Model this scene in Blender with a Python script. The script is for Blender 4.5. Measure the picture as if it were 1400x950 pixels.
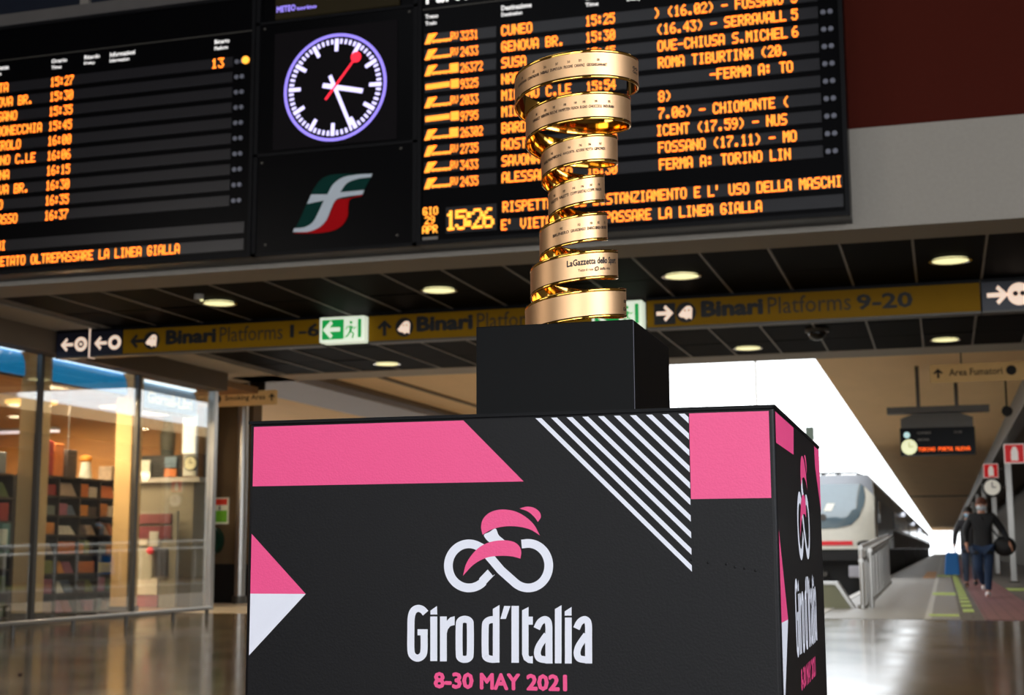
import bpy, bmesh, math, random
from mathutils import Vector, Matrix
from math import sin, cos, pi, radians, hypot, sqrt
random.seed(11)
for o in list(bpy.data.objects): bpy.data.objects.remove(o)
SC = bpy.context.scene
COL = SC.collection

# ------------------------------------------------------------------ camera
# world: X runs along the board wall, Y along the platforms, Z up, floor z = 0
FPX, YAW, PITCH, ROLL, BOXYAW = 1935.18, .292943, .142462, -.004199, .010049
CAM = Vector((0, 0, .82))
cf = Vector((-sin(YAW)*cos(PITCH), cos(YAW)*cos(PITCH), sin(PITCH)))
r0 = Vector((cos(YAW), sin(YAW), 0)); u0 = r0.cross(cf)
cr = r0*cos(ROLL)+u0*sin(ROLL); cu = -r0*sin(ROLL)+u0*cos(ROLL)
cd = bpy.data.cameras.new('camera'); cam = bpy.data.objects.new('camera', cd); COL.objects.link(cam)
m = Matrix((cr, cu, -cf)).transposed().to_4x4(); m.translation = CAM; cam.matrix_world = m
cd.sensor_width = 36; cd.lens = FPX/1400*36; cd.clip_start = .05; cd.clip_end = 900
cd.dof.use_dof = True; cd.dof.focus_distance = 2.5; cd.dof.aperture_fstop = 8.5
SC.camera = cam

# ------------------------------------------------------------------ world and light
w = bpy.data.worlds.new('overcast'); SC.world = w; w.use_nodes = True
bg = w.node_tree.nodes['Background']; bg.inputs[0].default_value = (.93, .97, 1, 1); bg.inputs[1].default_value = 3.2
SC.view_settings.view_transform = 'Standard'; SC.view_settings.look = 'None'
SC.view_settings.exposure = 0; SC.view_settings.gamma = 1; SC.view_settings.use_curve_mapping = False

def area(name, loc, target, sx, sy, power, col=(1, 1, 1)):
    d = bpy.data.lights.new(name, 'AREA'); d.shape = 'RECTANGLE'; d.size = sx; d.size_y = sy
    d.energy = power; d.color = col
    o = bpy.data.objects.new(name, d); COL.objects.link(o); o.location = loc
    o.rotation_euler = (Vector(target)-Vector(loc)).to_track_quat('-Z', 'Y').to_euler(); return o
area('window_daylight', (7.6, -1.5, 4.2), (-1, 2.4, .8), 7, 3.2, 620, (.93, .96, 1))
area('entrance_daylight', (3.6, -11.5, 3.2), (-.6, 3, 1.0), 5, 4.4, 640, (.95, .97, 1))
area('trophy_fill_left', (-13, -3, 5.0), (-.7, 2.7, 1.3), 5, 3, 220, (1, .93, .86))  # added fill that evens out the trophy's gold from the left
area('skylight', (-5, 3, 8.8), (-4, 6, 0), 6, 3, 90, (.93, .96, 1))

# ------------------------------------------------------------------ materials
def lin(c): return tuple(((x/255)/12.92 if x/255 <= .04045 else ((x/255+.055)/1.055)**2.4) for x in c)
MATS = {}
def mat(name, rgb, rough=.6, metal=0., emit=0., var=.08, scale=6., bump=0., spec=.5, coat=0., stretch=None):
    if name in MATS: return MATS[name]
    M = bpy.data.materials.new(name); M.use_nodes = True; nt = M.node_tree; b = nt.nodes['Principled BSDF']
    c = lin(rgb)
    tc = nt.nodes.new('ShaderNodeTexCoord'); mp = nt.nodes.new('ShaderNodeMapping')
    if stretch: mp.inputs['Scale'].default_value = stretch
    nt.links.new(tc.outputs['Object'], mp.inputs[0])
    nz = nt.nodes.new('ShaderNodeTexNoise'); nz.inputs['Scale'].default_value = scale; nz.inputs['Detail'].default_value = 4
    nt.links.new(mp.outputs[0], nz.inputs['Vector'])
    mx = nt.nodes.new('ShaderNodeMix'); mx.data_type = 'RGBA'
    mx.inputs[6].default_value = (*[x*(1-var) for x in c], 1); mx.inputs[7].default_value = (*[min(1, x*(1+var)) for x in c], 1)
    nt.links.new(nz.outputs[0], mx.inputs[0]); nt.links.new(mx.outputs[2], b.inputs['Base Color'])
    b.inputs['Roughness'].default_value = rough; b.inputs['Metallic'].default_value = metal
    b.inputs['Specular IOR Level'].default_value = spec; b.inputs['Coat Weight'].default_value = coat
    if emit:
        nt.links.new(mx.outputs[2], b.inputs['Emission Color']); b.inputs['Emission Strength'].default_value = emit
    if bump:
        bp = nt.nodes.new('ShaderNodeBump'); bp.inputs['Strength'].default_value = bump; bp.inputs['Distance'].default_value = .01
        nt.links.new(nz.outputs[0], bp.inputs['Height']); nt.links.new(bp.outputs[0], b.inputs['Normal'])
    M.diffuse_color = (*c, 1); MATS[name] = M; return M

def glass_mat(name, tint=(1, 1, 1), refl=.12, kf=.8):
    M = bpy.data.materials.new(name); M.use_nodes = True; nt = M.node_tree; nt.nodes.clear()
    out = nt.nodes.new('ShaderNodeOutputMaterial'); mix = nt.nodes.new('ShaderNodeMixShader')
    tr = nt.nodes.new('ShaderNodeBsdfTransparent'); tr.inputs[0].default_value = (*tint, 1)
    gl = nt.nodes.new('ShaderNodeBsdfGlossy'); gl.inputs['Roughness'].default_value = .02
    fr = nt.nodes.new('ShaderNodeFresnel'); fr.inputs[0].default_value = 1.5
    mu = nt.nodes.new('ShaderNodeMath'); mu.operation = 'MULTIPLY_ADD'; mu.inputs[1].default_value = .8; mu.inputs[2].default_value = refl
    mu.inputs[1].default_value = kf
    nt.links.new(fr.outputs[0], mu.inputs[0]); nt.links.new(mu.outputs[0], mix.inputs[0])
    nt.links.new(tr.outputs[0], mix.inputs[1]); nt.links.new(gl.outputs[0], mix.inputs[2]); nt.links.new(mix.outputs[0], out.inputs[0])
    return M

# ------------------------------------------------------------------ mesh helpers
class MB:
    keep = False
    def __init__(s): s.v = []; s.f = []
    def add(s, vs, fs):
        n = len(s.v); s.v += [tuple(v) for v in vs]; s.f += [tuple(n+i for i in f) for f in fs]; return s
    def box(s, x0, x1, y0, y1, z0, z1):
        return s.add([(x0,y0,z0),(x1,y0,z0),(x1,y1,z0),(x0,y1,z0),(x0,y0,z1),(x1,y0,z1),(x1,y1,z1),(x0,y1,z1)],
                     [(0,3,2,1),(4,5,6,7),(0,1,5,4),(1,2,6,5),(2,3,7,6),(3,0,4,7)])
    def prism(s, pts, P0, U, V, N, d0, d1):
        """outline pts (u,v) on frame P0,U,V extruded from d0 to d1 along N"""
        n = len(pts); P0 = Vector(P0); U = Vector(U); V = Vector(V); N = Vector(N)
        a = [P0+U*u+V*v+N*d0 for u, v in pts]; b = [P0+U*u+V*v+N*d1 for u, v in pts]
        return s.add(a+b, [tuple(range(n))[::-1], tuple(range(n, 2*n))]+[(i, (i+1) % n, n+(i+1) % n, n+i) for i in range(n)])
    def cyl(s, p, q, r, n=12, r2=None):
        p = Vector(p); q = Vector(q); d = (q-p).normalized(); r2 = r if r2 is None else r2
        a = d.orthogonal().normalized(); b = d.cross(a)
        A = [p+a*r*cos(2*pi*i/n)+b*r*sin(2*pi*i/n) for i in range(n)]; B = [q+a*r2*cos(2*pi*i/n)+b*r2*sin(2*pi*i/n) for i in range(n)]
        return s.add(A+B, [tuple(range(n))[::-1], tuple(range(n, 2*n))]+[(i, (i+1) % n, n+(i+1) % n, n+i) for i in range(n)])
    def ball(s, c, rx, ry, rz, n=12, k=8):
        vs = [(c[0], c[1], c[2]-rz)]
        for j in range(1, k):
            t = -pi/2+pi*j/k
            vs += [(c[0]+rx*cos(t)*cos(2*pi*i/n), c[1]+ry*cos(t)*sin(2*pi*i/n), c[2]+rz*sin(t)) for i in range(n)]
        vs.append((c[0], c[1], c[2]+rz)); fs = [(0, 1+(i+1) % n, 1+i) for i in range(n)]
        for j in range(k-2):
            o = 1+j*n; fs += [(o+i, o+(i+1) % n, o+n+(i+1) % n, o+n+i) for i in range(n)]
        o = 1+(k-2)*n; fs += [(o+i, o+(i+1) % n, len(vs)-1) for i in range(n)]
        return s.add(vs, fs)
    def build(s, name, material, parent=None, bevel=0, smooth=False, seg=2):
        o0 = wl(parent)
        me = bpy.data.meshes.new(name); me.from_pydata([(v[0]-o0[0], v[1]-o0[1], v[2]-o0[2]) for v in s.v], [], s.f); me.update()
        bm = bmesh.new(); bm.from_mesh(me); 
        if not s.keep: bmesh.ops.recalc_face_normals(bm, faces=bm.faces)
        if bevel: bmesh.ops.bevel(bm, geom=list(bm.edges), offset=bevel, segments=seg, profile=.5, affect='EDGES', clamp_overlap=True)
        bm.to_mesh(me); bm.free()
        if smooth:
            for p in me.polygons: p.use_smooth = True
        me.materials.append(material)
        o = bpy.data.objects.new(name, me); COL.objects.link(o)
        if parent: o.parent = parent
        WL[o.name] = o0
        return o
WL = {}
def wl(o): return WL.get(o.name, (0, 0, 0)) if o else (0, 0, 0)
def tag(o, label=None, cat=None, group=None, kind=None):
    if label: o['label'] = label
    if cat: o['category'] = cat
    if group: o['group'] = group
    if kind: o['kind'] = kind
    return o
def thing(name, loc, label, cat, group=None):
    o = bpy.data.objects.new(name, None); o.empty_display_size = .1; COL.objects.link(o); o.location = loc; WL[o.name] = tuple(loc)
    return tag(o, label, cat, group)
def struct(o): o['kind'] = 'structure'; return o
def copy_tree(o, loc, label=None, parent=None):
    c = o.copy(); COL.objects.link(c)
    if parent: c.parent = parent
    else: c.location = loc
    if label: c['label'] = label
    for ch in [x for x in bpy.data.objects if x.parent == o]: copy_tree(ch, None, None, c)
    return c
def B(x0, x1, y0, y1, z0, z1): return MB().box(x0, x1, y0, y1, z0, z1)

XU, YU, ZU = Vector((1, 0, 0)), Vector((0, 1, 0)), Vector((0, 0, 1))
class Frame:      # a flat surface of the place: origin, right, up, outward normal
    def __init__(s, P, U, V, N): s.P, s.U, s.V, s.N = Vector(P), Vector(U), Vector(V), Vector(N)
    def uv(s, px, py):   # the point of this surface under a measured pixel of the photograph
        d = cf+cr*((px-700)/FPX)-cu*((py-475)/FPX)
        P = CAM+d*((s.P-CAM).dot(s.N)/d.dot(s.N))-s.P
        return (P.dot(s.U), P.dot(s.V))
def wallframe(Y): return Frame((0, Y, 0), XU, ZU, -YU)

def smooth_closed(pts, n=6):   # Catmull-Rom through pts; a point given with a third value stays a corner
    out = []; N = len(pts)
    for i in range(N):
        p0, p1, p2, p3 = pts[i-1], pts[i], pts[(i+1) % N], pts[(i+2) % N]
        c1 = len(p1) > 2; c2 = len(p2) > 2
        if c1: p0 = (2*p1[0]-p2[0], 2*p1[1]-p2[1])
        if c2: p3 = (2*p2[0]-p1[0], 2*p2[1]-p1[1])
        if c1 and c2: out.append(p1[:2]); continue
        for k in range(n):
            t = k/n
            out.append(tuple(.5*(2*p1[a]+(p2[a]-p0[a])*t+(2*p0[a]-5*p1[a]+4*p2[a]-p3[a])*t*t+(3*p1[a]-p0[a]-3*p2[a]+p3[a])*t**3) for a in (0, 1)))
    return out
def smooth_open(pts, n=8):
    out = []
    for i in range(len(pts)-1):
        p1, p2 = pts[i], pts[i+1]
        p0 = pts[i-1] if i else (2*p1[0]-p2[0], 2*p1[1]-p2[1]); p3 = pts[i+2] if i+2 < len(pts) else (2*p2[0]-p1[0], 2*p2[1]-p1[1])
        for k in range(n):
            t = k/n
            out.append(tuple(.5*(2*p1[a]+(p2[a]-p0[a])*t+(2*p0[a]-5*p1[a]+4*p2[a]-p3[a])*t*t+(3*p1[a]-p0[a]-3*p2[a]+p3[a])*t**3) for a in (0, 1)))
    out.append(pts[-1]); return out
def ribbon2d(pts, w, closed=False):   # polyline -> quads (list of 4-point polygons), mitred
    L, R = [], []; n = len(pts)
    for i in range(n):
        a = pts[i-1] if (i or closed) else pts[i]; b = pts[(i+1) % n] if (i < n-1 or closed) else pts[i]
        dx, dy = b[0]-a[0], b[1]-a[1]; l = hypot(dx, dy) or 1; nx, ny = -dy/l, dx/l
        L.append((pts[i][0]+nx*w/2, pts[i][1]+ny*w/2)); R.append((pts[i][0]-nx*w/2, pts[i][1]-ny*w/2))
    return [[L[i], R[i], R[(i+1) % n], L[(i+1) % n]] for i in range(n if closed else n-1)]
def polys_mesh(polys, fr, off, thick=.0004):
    mb = MB()
    for i, p in enumerate(polys):
        if sum(p[k-1][0]*p[k][1]-p[k][0]*p[k-1][1] for k in range(len(p))) < 0: p = p[::-1]
        vs = [fr.P+fr.U*u+fr.V*v+fr.N*(off+i*8e-6*(len(polys) < 400 and len(polys) > 6)*.35) for u, v in p]; mb.add(vs, [tuple(range(len(vs)))])
    mb.keep = True
    return mb

# text -------------------------------------------------------------
TC = {}
def textgeo(s, bold=0.):
    k = (s, bold)
    if k in TC: return TC[k]
    cu_ = bpy.data.curves.new('t', 'FONT'); cu_.body = s; cu_.offset = bold; cu_.resolution_u = 2; cu_.size = 1; cu_.fill_mode = 'FRONT'
    o = bpy.data.objects.new('t', cu_); COL.objects.link(o); bpy.context.view_layer.update()
    dg = bpy.context.evaluated_depsgraph_get(); me = bpy.data.meshes.new_from_object(o.evaluated_get(dg))
    vs = [(v.co.x, v.co.y) for v in me.vertices]; fs = [tuple(p.vertices) for p in me.polygons]
    bpy.data.objects.remove(o); bpy.data.curves.remove(cu_); bpy.data.meshes.remove(me)
    TC[k] = (vs, fs); return TC[k]
def text_on(mb, s, fr, u0, u1, v0, v1, off=.001, bold=0., base=None):
    """lettering fitted to the rectangle u0..u1 x v0..v1 of a frame"""
    vs, fs = textgeo(s, 0); bold = max(bold, 0)*.8; x0 = min(v[0] for v in vs)-bold; x1 = max(v[0] for v in vs)+bold
    y0 = (min(v[1] for v in vs) if base is None else base)-bold; y1 = max(v[1] for v in vs)+bold
    mb.keep = True
    sh = [(0, 0)] if bold < .001 else [(bold*cos(pi*k/4), bold*sin(pi*k/4)) for k in range(8)]+([(0, 0)] if bold < .03 else [(0, 0)]+[(bold*.5*cos(pi*k/2), bold*.5*sin(pi*k/2)) for k in range(4)])
    for i, (a, b) in enumerate(sh):
        P = [fr.P+fr.U*(u0+(x+a-x0)/(x1-x0)*(u1-u0))+fr.V*(v0+(y+b-y0)/(y1-y0)*(v1-v0))+fr.N*(off+i*1e-5) for x, y in vs]
        mb.add(P, fs)
    return mb

# ------------------------------------------------------------------ palette
m_black = mat('black_powder_coat', (12, 12, 15), .5, spec=.15)
m_vinyl = mat('black_vinyl_print', (12, 11, 14), .44, spec=.2, var=.04, scale=300, bump=.06)
m_pink = mat('pink_vinyl_print', (242, 76, 138), .42, var=.02, scale=300, bump=.06)
m_white = mat('white_vinyl_print', (232, 234, 246), .45, var=.02, scale=300)
m_edge = mat('brushed_grey_edge', (120, 120, 130), .35, .6)
m_board = mat('black_board_glass', (4, 4, 6), .3, spec=.08)
m_strip = mat('led_strip_window', (27, 26, 31), .3, scale=20)
m_led = mat('amber_led', (255, 138, 40), .5, emit=2.1, var=.1, scale=40)
m_led2 = mat('yellow_amber_led', (255, 166, 54), .5, emit=1.7, var=.06, scale=40)
m_lcdw = mat('white_lcd_light', (214, 206, 255), .5, emit=1.25, var=.02)
m_lcdp = mat('violet_lcd_light', (150, 132, 240), .5, emit=.95, var=.02)
m_lcdr = mat('red_lcd_light', (250, 36, 60), .5, emit=1.15, var=.02)
m_hdr = mat('white_header_print', (235, 232, 230), .5, emit=.9)
m_plaster = mat('pale_grey_plaster', (158, 152, 143), .8, bump=.15, scale=30)
m_red = mat('dark_red_wall_paint', (72, 24, 15), .85, spec=.1, bump=.1, scale=40)
m_slate = mat('dark_slate_wall', (58, 60, 70), .6)
m_tile = mat('black_metal_ceiling_tile', (6, 5, 5), .6, 0, spec=.02, var=.25, scale=5, stretch=(1, 12, 1))
m_bar = mat('grey_ceiling_bar', (122, 116, 110), .5)
m_yel = mat('dark_yellow_sign', (138, 100, 2), .6, spec=.12, var=.05)
m_navy = mat('navy_sign', (14, 17, 38), .4)
m_ink = mat('black_sign_ink', (10, 9, 9), .6)
m_ink2 = mat('brown_sign_ink', (44, 32, 14), .6)
m_icon = mat('lit_cream_pictogram', (240, 212, 190), .5, emit=.75)
m_egreen = mat('lit_exit_green', (0, 140, 60), .5, emit=.85, var=.03)
m_ewhite = mat('lit_exit_white', (228, 238, 216), .5, emit=.72, var=.03)
m_canopy = mat('tan_canopy_ceiling', (236, 198, 144), .7, var=.08, scale=2, stretch=(1, .3, 1))
m_steel = mat('brushed_steel', (168, 166, 162), .3, .85)
m_dsteel = mat('dark_steel', (80, 77, 72), .45, .5)
m_brown = mat('dark_brown_cladding', (104, 84, 58), .7)
m_cream = mat('cream_column_paint', (226, 190, 132), .7)
m_fascia = mat('brown_grey_fascia', (96, 82, 66), .7)
m_lamp = mat('pale_yellow_lamp', (246, 238, 176), .4, emit=1.15, var=.05, scale=25)
m_chrome = mat('polished_chrome', (215, 212, 205), .12, 1)

# ------------------------------------------------------------------ setting: floor
def floor_mat():
    M = bpy.data.materials.new('polished_stone_floor'); M.use_nodes = True; nt = M.node_tree; b = nt.nodes['Principled BSDF']
    tc = nt.nodes.new('ShaderNodeTexCoord')
    br = nt.nodes.new('ShaderNodeTexBrick'); br.offset = 0; br.inputs['Scale'].default_value = 1
    br.inputs['Brick Width'].default_value = .6; br.inputs['Row Height'].default_value = .6; br.inputs['Mortar Size'].default_value = .004
    br.inputs['Color1'].default_value = (*lin((138, 118, 92)), 1); br.inputs['Color2'].default_value = (*lin((124, 107, 85)), 1); br.inputs['Mortar'].default_value = (*lin((70, 62, 54)), 1)
    nz = nt.nodes.new('ShaderNodeTexNoise'); nz.inputs['Scale'].default_value = 1.3; nz.inputs['Detail'].default_value = 6
    mx = nt.nodes.new('ShaderNodeMix'); mx.data_type = 'RGBA'; mx.blend_type = 'MULTIPLY'; mx.inputs[0].default_value = .35
    nt.links.new(tc.outputs['Object'], br.inputs['Vector']); nt.links.new(tc.outputs['Object'], nz.inputs['Vector'])
    nt.links.new(br.outputs[0], mx.inputs[6]); nt.links.new(nz.outputs[1], mx.inputs[7]); nt.links.new(mx.outputs[2], b.inputs['Base Color'])
    mr = nt.nodes.new('ShaderNodeMapRange'); mr.inputs[3].default_value = .06; mr.inputs[4].default_value = .2
    nt.links.new(nz.outputs[0], mr.inputs[0]); nt.links.new(mr.outputs[0], b.inputs['Roughness'])
    bp = nt.nodes.new('ShaderNodeBump'); bp.inputs['Strength'].default_value = .04; bp.inputs['Distance'].default_value = .02
    nt.links.new(nz.outputs[0], bp.inputs['Height']); nt.links.new(bp.outputs[0], b.inputs['Normal'])
    return M
fl = struct(B(-20, 9, -14, 17.45, -.3, 0).build('floor', floor_mat()))
fl2 = struct(B(-20, -5.6, 17.45, 60, -.3, 0).build('floor', MATS.get('x') or mat('rear_concourse_floor', (170, 156, 136), .4)))

# hall shell
struct(B(-20, 9, -14, 11.6, 9, 9.3).build('ceiling', mat('hall_ceiling_paint', (52, 48, 46), .8)))
struct(B(-20.3, -20, -14, 21, -.3, 9.3).build('wall_left', m_plaster))
# right wall with a long window opening
wr = MB(); wr.box(9, 9.3, -14, 40, -.3, 1.2); wr.box(9, 9.3, -14, 40, 7, 9.3); wr.box(9, 9.3, -14, -6, 1.2, 7); wr.box(9, 9.3, 4, 40, 1.2, 7)
struct(wr.build('wall_right', m_plaster))
wb = MB(); wb.box(-20, -9, -14.3, -14, -.3, 9.3); wb.box(3, 9, -14.3, -14, -.3, 9.3); wb.box(-9, 3, -14.3, -14, 6, 9.3)
struct(wb.build('wall_back', m_plaster))
for i, (y0, y1) in enumerate(((-6, -2.7), (-2.6, .7), (.8, 4))):
    wn = struct(MB().box(9.05, 9.15, y0, y0+.1, 1.2, 7).box(9.05, 9.15, y1-.1, y1, 1.2, 7).box(9.05, 9.15, y0, y1, 4, 4.08).build('window_%d' % (i+1), m_dsteel))
    B(9.08, 9.09, y0+.1, y1-.1, 1.2, 7).build('window_glass', glass_mat('window_pane_glass', (.95, .97, 1), .03), wn)

# wall over the passage: parapet beam, red wall, ledge, clerestory
struct(B(-20, 9, 11.6, 12.15, 3.4, 4.24).build('wall_front', m_plaster))
wu = struct(B(-20, 9, 11.66, 12.1, 4.24, 6.02).build('wall_front_upper', m_red))
struct(B(-20, 9, 11.5, 12.1, 6.02, 6.15).build('trim_1', mat('dim_grey_ledge', (92, 88, 86), .8, spec=.1)))
wt = struct(B(-20, 9, 11.75, 12.1, 6.15, 9).build('wall_front_top', m_slate))
for i in range(9):
    x = -18.3+i*2.6
    B(x, x+2.5, 11.7, 11.752, 6.2, 8.8).build('dark_pane', mat('dark_clerestory_glass', (30, 34, 44), .15), wt)
    B(x+2.5, x+2.6, 11.66, 11.75, 6.16, 9).build('mullion', m_bar, wt)

# low passage ceiling
cl = struct(B(-9.35, 9, 12.15, 18.9, 3.46, 3.6).build('ceiling_passage', m_ink))
NT = 0; xs = [-.742+.602*k for k in range(-14, 16)]
tm = B(.013, .589, .008, 1.117, 3.405, 3.46).build('ceiling_tile', m_tile, cl); first = True
bars = []
for k, x in enumerate(xs):
    if x+.6 > 9: break
    bar = B(x-.011, x+.011, 12.15, 18.9, 3.4, 3.46).build('ceiling_bar', m_bar, cl)
    for j in range(6):
        if first: o = tm; first = False
        else: o = tm.copy(); COL.objects.link(o)
        o.location = (x, 12.15+j*1.125, random.uniform(0, .004)); o.rotation_euler = (random.uniform(-.003, .003), random.uniform(-.003, .003), 0)
struct(B(-10.1, -9.35, 12.15, 19.6, 3.4, 3.6).build('ceiling_margin', m_plaster))
struct(B(-20, 9, 18.9, 19.6, 3.4, 4.3).build('trim_2', m_plaster))
struct(B(-10.16, -9.9, 11.7, 18.45, 3.14, 3.4).build('trim_3', m_fascia))

# recessed round downlights
dl = None
for (x, y, lb) in ((.17, 13.15, 'round lit downlight above the right end of the yellow 9-20 sign, near row'),
                   (-2.27, 13.12, 'round lit downlight in front of the yellow sign, right of the trophy'),
                   (-4.71, 13.10, 'round lit downlight in near row, first one left of the trophy'),
                   (-7.15, 13.09, 'round lit downlight in near row, leftmost under the arrivals board'),
                   (.13, 18.25, 'small round lit downlight in far row, under the navy and yellow sign at right'),
                   (-2.31, 18.22, 'small round lit downlight in far row just right of the black plinth'),
                   (-7.3, 18.18, 'small round lit downlight in far row left of the black plinth')):
    if dl is None:
        dl = thing('downlight', (0, 0, 3.4), lb, 'lamp', 'round downlights of the passage ceiling')
        rg = MB()
        n = 28
        A = [(cos(2*pi*i/n), sin(2*pi*i/n)) for i in range(n)]
        rg.add([(a*.19, b*.19, 3.388) for a, b in A]+[(a*.165, b*.165, 3.385) for a, b in A]+[(a*.155, b*.155, 3.404) for a, b in A],
               [(i, (i+1) % n, n+(i+1) % n, n+i) for i in range(n)]+[(n+i, n+(i+1) % n, 2*n+(i+1) % n, 2*n+i) for i in range(n)])
        rg.build('trim_ring', m_chrome, dl, smooth=True)
        MB().cyl((0, 0, 3.392), (0, 0, 3.402), .16, 28).build('diffuser', m_lamp, dl)
        dl.location = (x, y, 3.4)
        src = dl
    else: copy_tree(src, (x, y, 3.4), lb)
for x, y in ((.17, 13.15), (-2.27, 13.12), (-4.71, 13.1), (-7.15, 13.09), (.13, 18.25), (-2.31, 18.2), (-7.3, 18.2)):
    d = bpy.data.lights.new('downlight_bulb', 'SPOT'); d.energy = 85; d.color = (1, .9, .66); d.spot_size = 2.4; d.shadow_soft_size = .12
    o = bpy.data.objects.new('downlight_bulb', d); COL.objects.link(o); o.location = (x, y, 3.37)
# small detectors on the passage ceiling
dm = thing('dome_camera', (-1.33, 16.95, 3.4), 'small dark dome camera under passage ceiling below the yellow 9-20 sign', 'camera')
MB().cyl((-1.33, 16.95, 3.37), (-1.33, 16.95, 3.405), .14, 20).build('ring', m_bar, dm)
MB().ball((-1.33, 16.95, 3.37), .11, .11, .1, 16, 8).build('dome', mat('smoked_dome', (20, 20, 22), .1), dm, smooth=True)
sdv = thing('smoke_detector', (-7.12, 12.62, 3.4), 'tiny smoke detector on passage ceiling near the leftmost downlight', 'detector')
MB().cyl((-7.12, 12.62, 3.35), (-7.12, 12.62, 3.405), .05, 14).build('base', m_plaster, sdv)
MB().ball((-7.09, 12.62, 3.35), .018, .018, .018).build('indicator', m_lamp, sdv)

# ------------------------------------------------------------------ LED dot-matrix lettering
GL = {'A':'7E1111117E','B':'7F49494936','C':'3E41414122','D':'7F4141413E','E':'7F49494941','F':'7F09090901','G':'3E41495932','H':'7F0808087F','I':'00417F4100','J':'2040413F01','K':'7F08142241','L':'7F40404040','M':'7F020C027F','N':'7F0408107F','O':'3E4141413E','P':'7F09090906','Q':'3E4151215E','R':'7F09192946','S':'4649494931','T':'01017F0101','U':'3F4040403F','V':'1F2040201F','W':'3F4038403F','X':'6314081463','Y':'0708700807','Z':'6151494543',
 '0':'3E5149453E','1':'00427F4000','2':'4261514946','3':'2141454B31','4':'1814127F10','5':'2745454539','6':'3C4A494930','7':'0171090503','8':'3649494936','9':'064949291E','-':'0808080808','.':'0060600000',':':'0036360000',"'":'0007000000','(':'001C224100',')':'0041221C00',' ':'0000000000'}
def led(parent, s, x, z, fr, cw=.057, h=.093, material=None, off=.012, name='led_text', dens=1.5):
    """dot-matrix text: x left edge, z centre on the board; every lit dot is one small facet"""
    if ' ' in s.strip():
        i = 0
        for wd_ in s.split(' '):
            if wd_: led(parent, wd_, x+i*cw, z, fr, cw, h, material, off, name, dens)
            i += len(wd_)+1
        return
    mb = MB(); du = cw/6; dv = h/7
    for i, ch in enumerate(s):
        g = GL.get(ch, GL[' '])
        for c in range(5):
            b = int(g[2*c:2*c+2], 16)
            for r in range(7):
                if b >> r & 1:
                    u = x+i*cw+(c+.5)*du; v = z+h/2-(r+.5)*dv; a = du*.5*dens; bb = dv*.5*.95
                    mb.add([fr.P+fr.U*(u+p)+fr.V*(v+q)+fr.N*off for p, q in ((-a, -bb), (a, -bb), (a, bb), (-a, bb))], [(0, 1, 2, 3)])
    return mb.build(name, material or m_led, parent)

YB = 11.3; WF = wallframe(YB)
ROWZ = [5.302-.1462*k for k in range(10)]
def led_board(x0, x1, off, label, title, cat='display board'):
    t = thing('departure_board', ((x0+x1)/2, YB, 3.445), label, cat)
    MB().box(x0, x1, YB+.03, YB+.3, 3.445, 5.93).build('housing', m_board, t)
    fr = MB(); e = .035
    fr.box(x0, x1, YB-.02, YB+.03, 3.445, 3.445+e).box(x0, x1, YB-.02, YB+.03, 5.93-e, 5.93).box(x0, x0+e, YB-.02, YB+.03, 3.445+e, 5.93-e).box(x1-e, x1, YB-.02, YB+.03, 3.445+e, 5.93-e)
    fr.build('frame', m_black, t)
    B(x0+e, x1-e, YB+.002, YB+.03, 3.48, 5.895).build('front_pane', m_board, t)
    B(x0+e, x1-e, YB-.004, YB+.002, 5.578, 5.588).build('header_line', m_dsteel, t)
    return t
def clip(a, b, lo, hi): return max(a, lo), min(b, hi)
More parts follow.
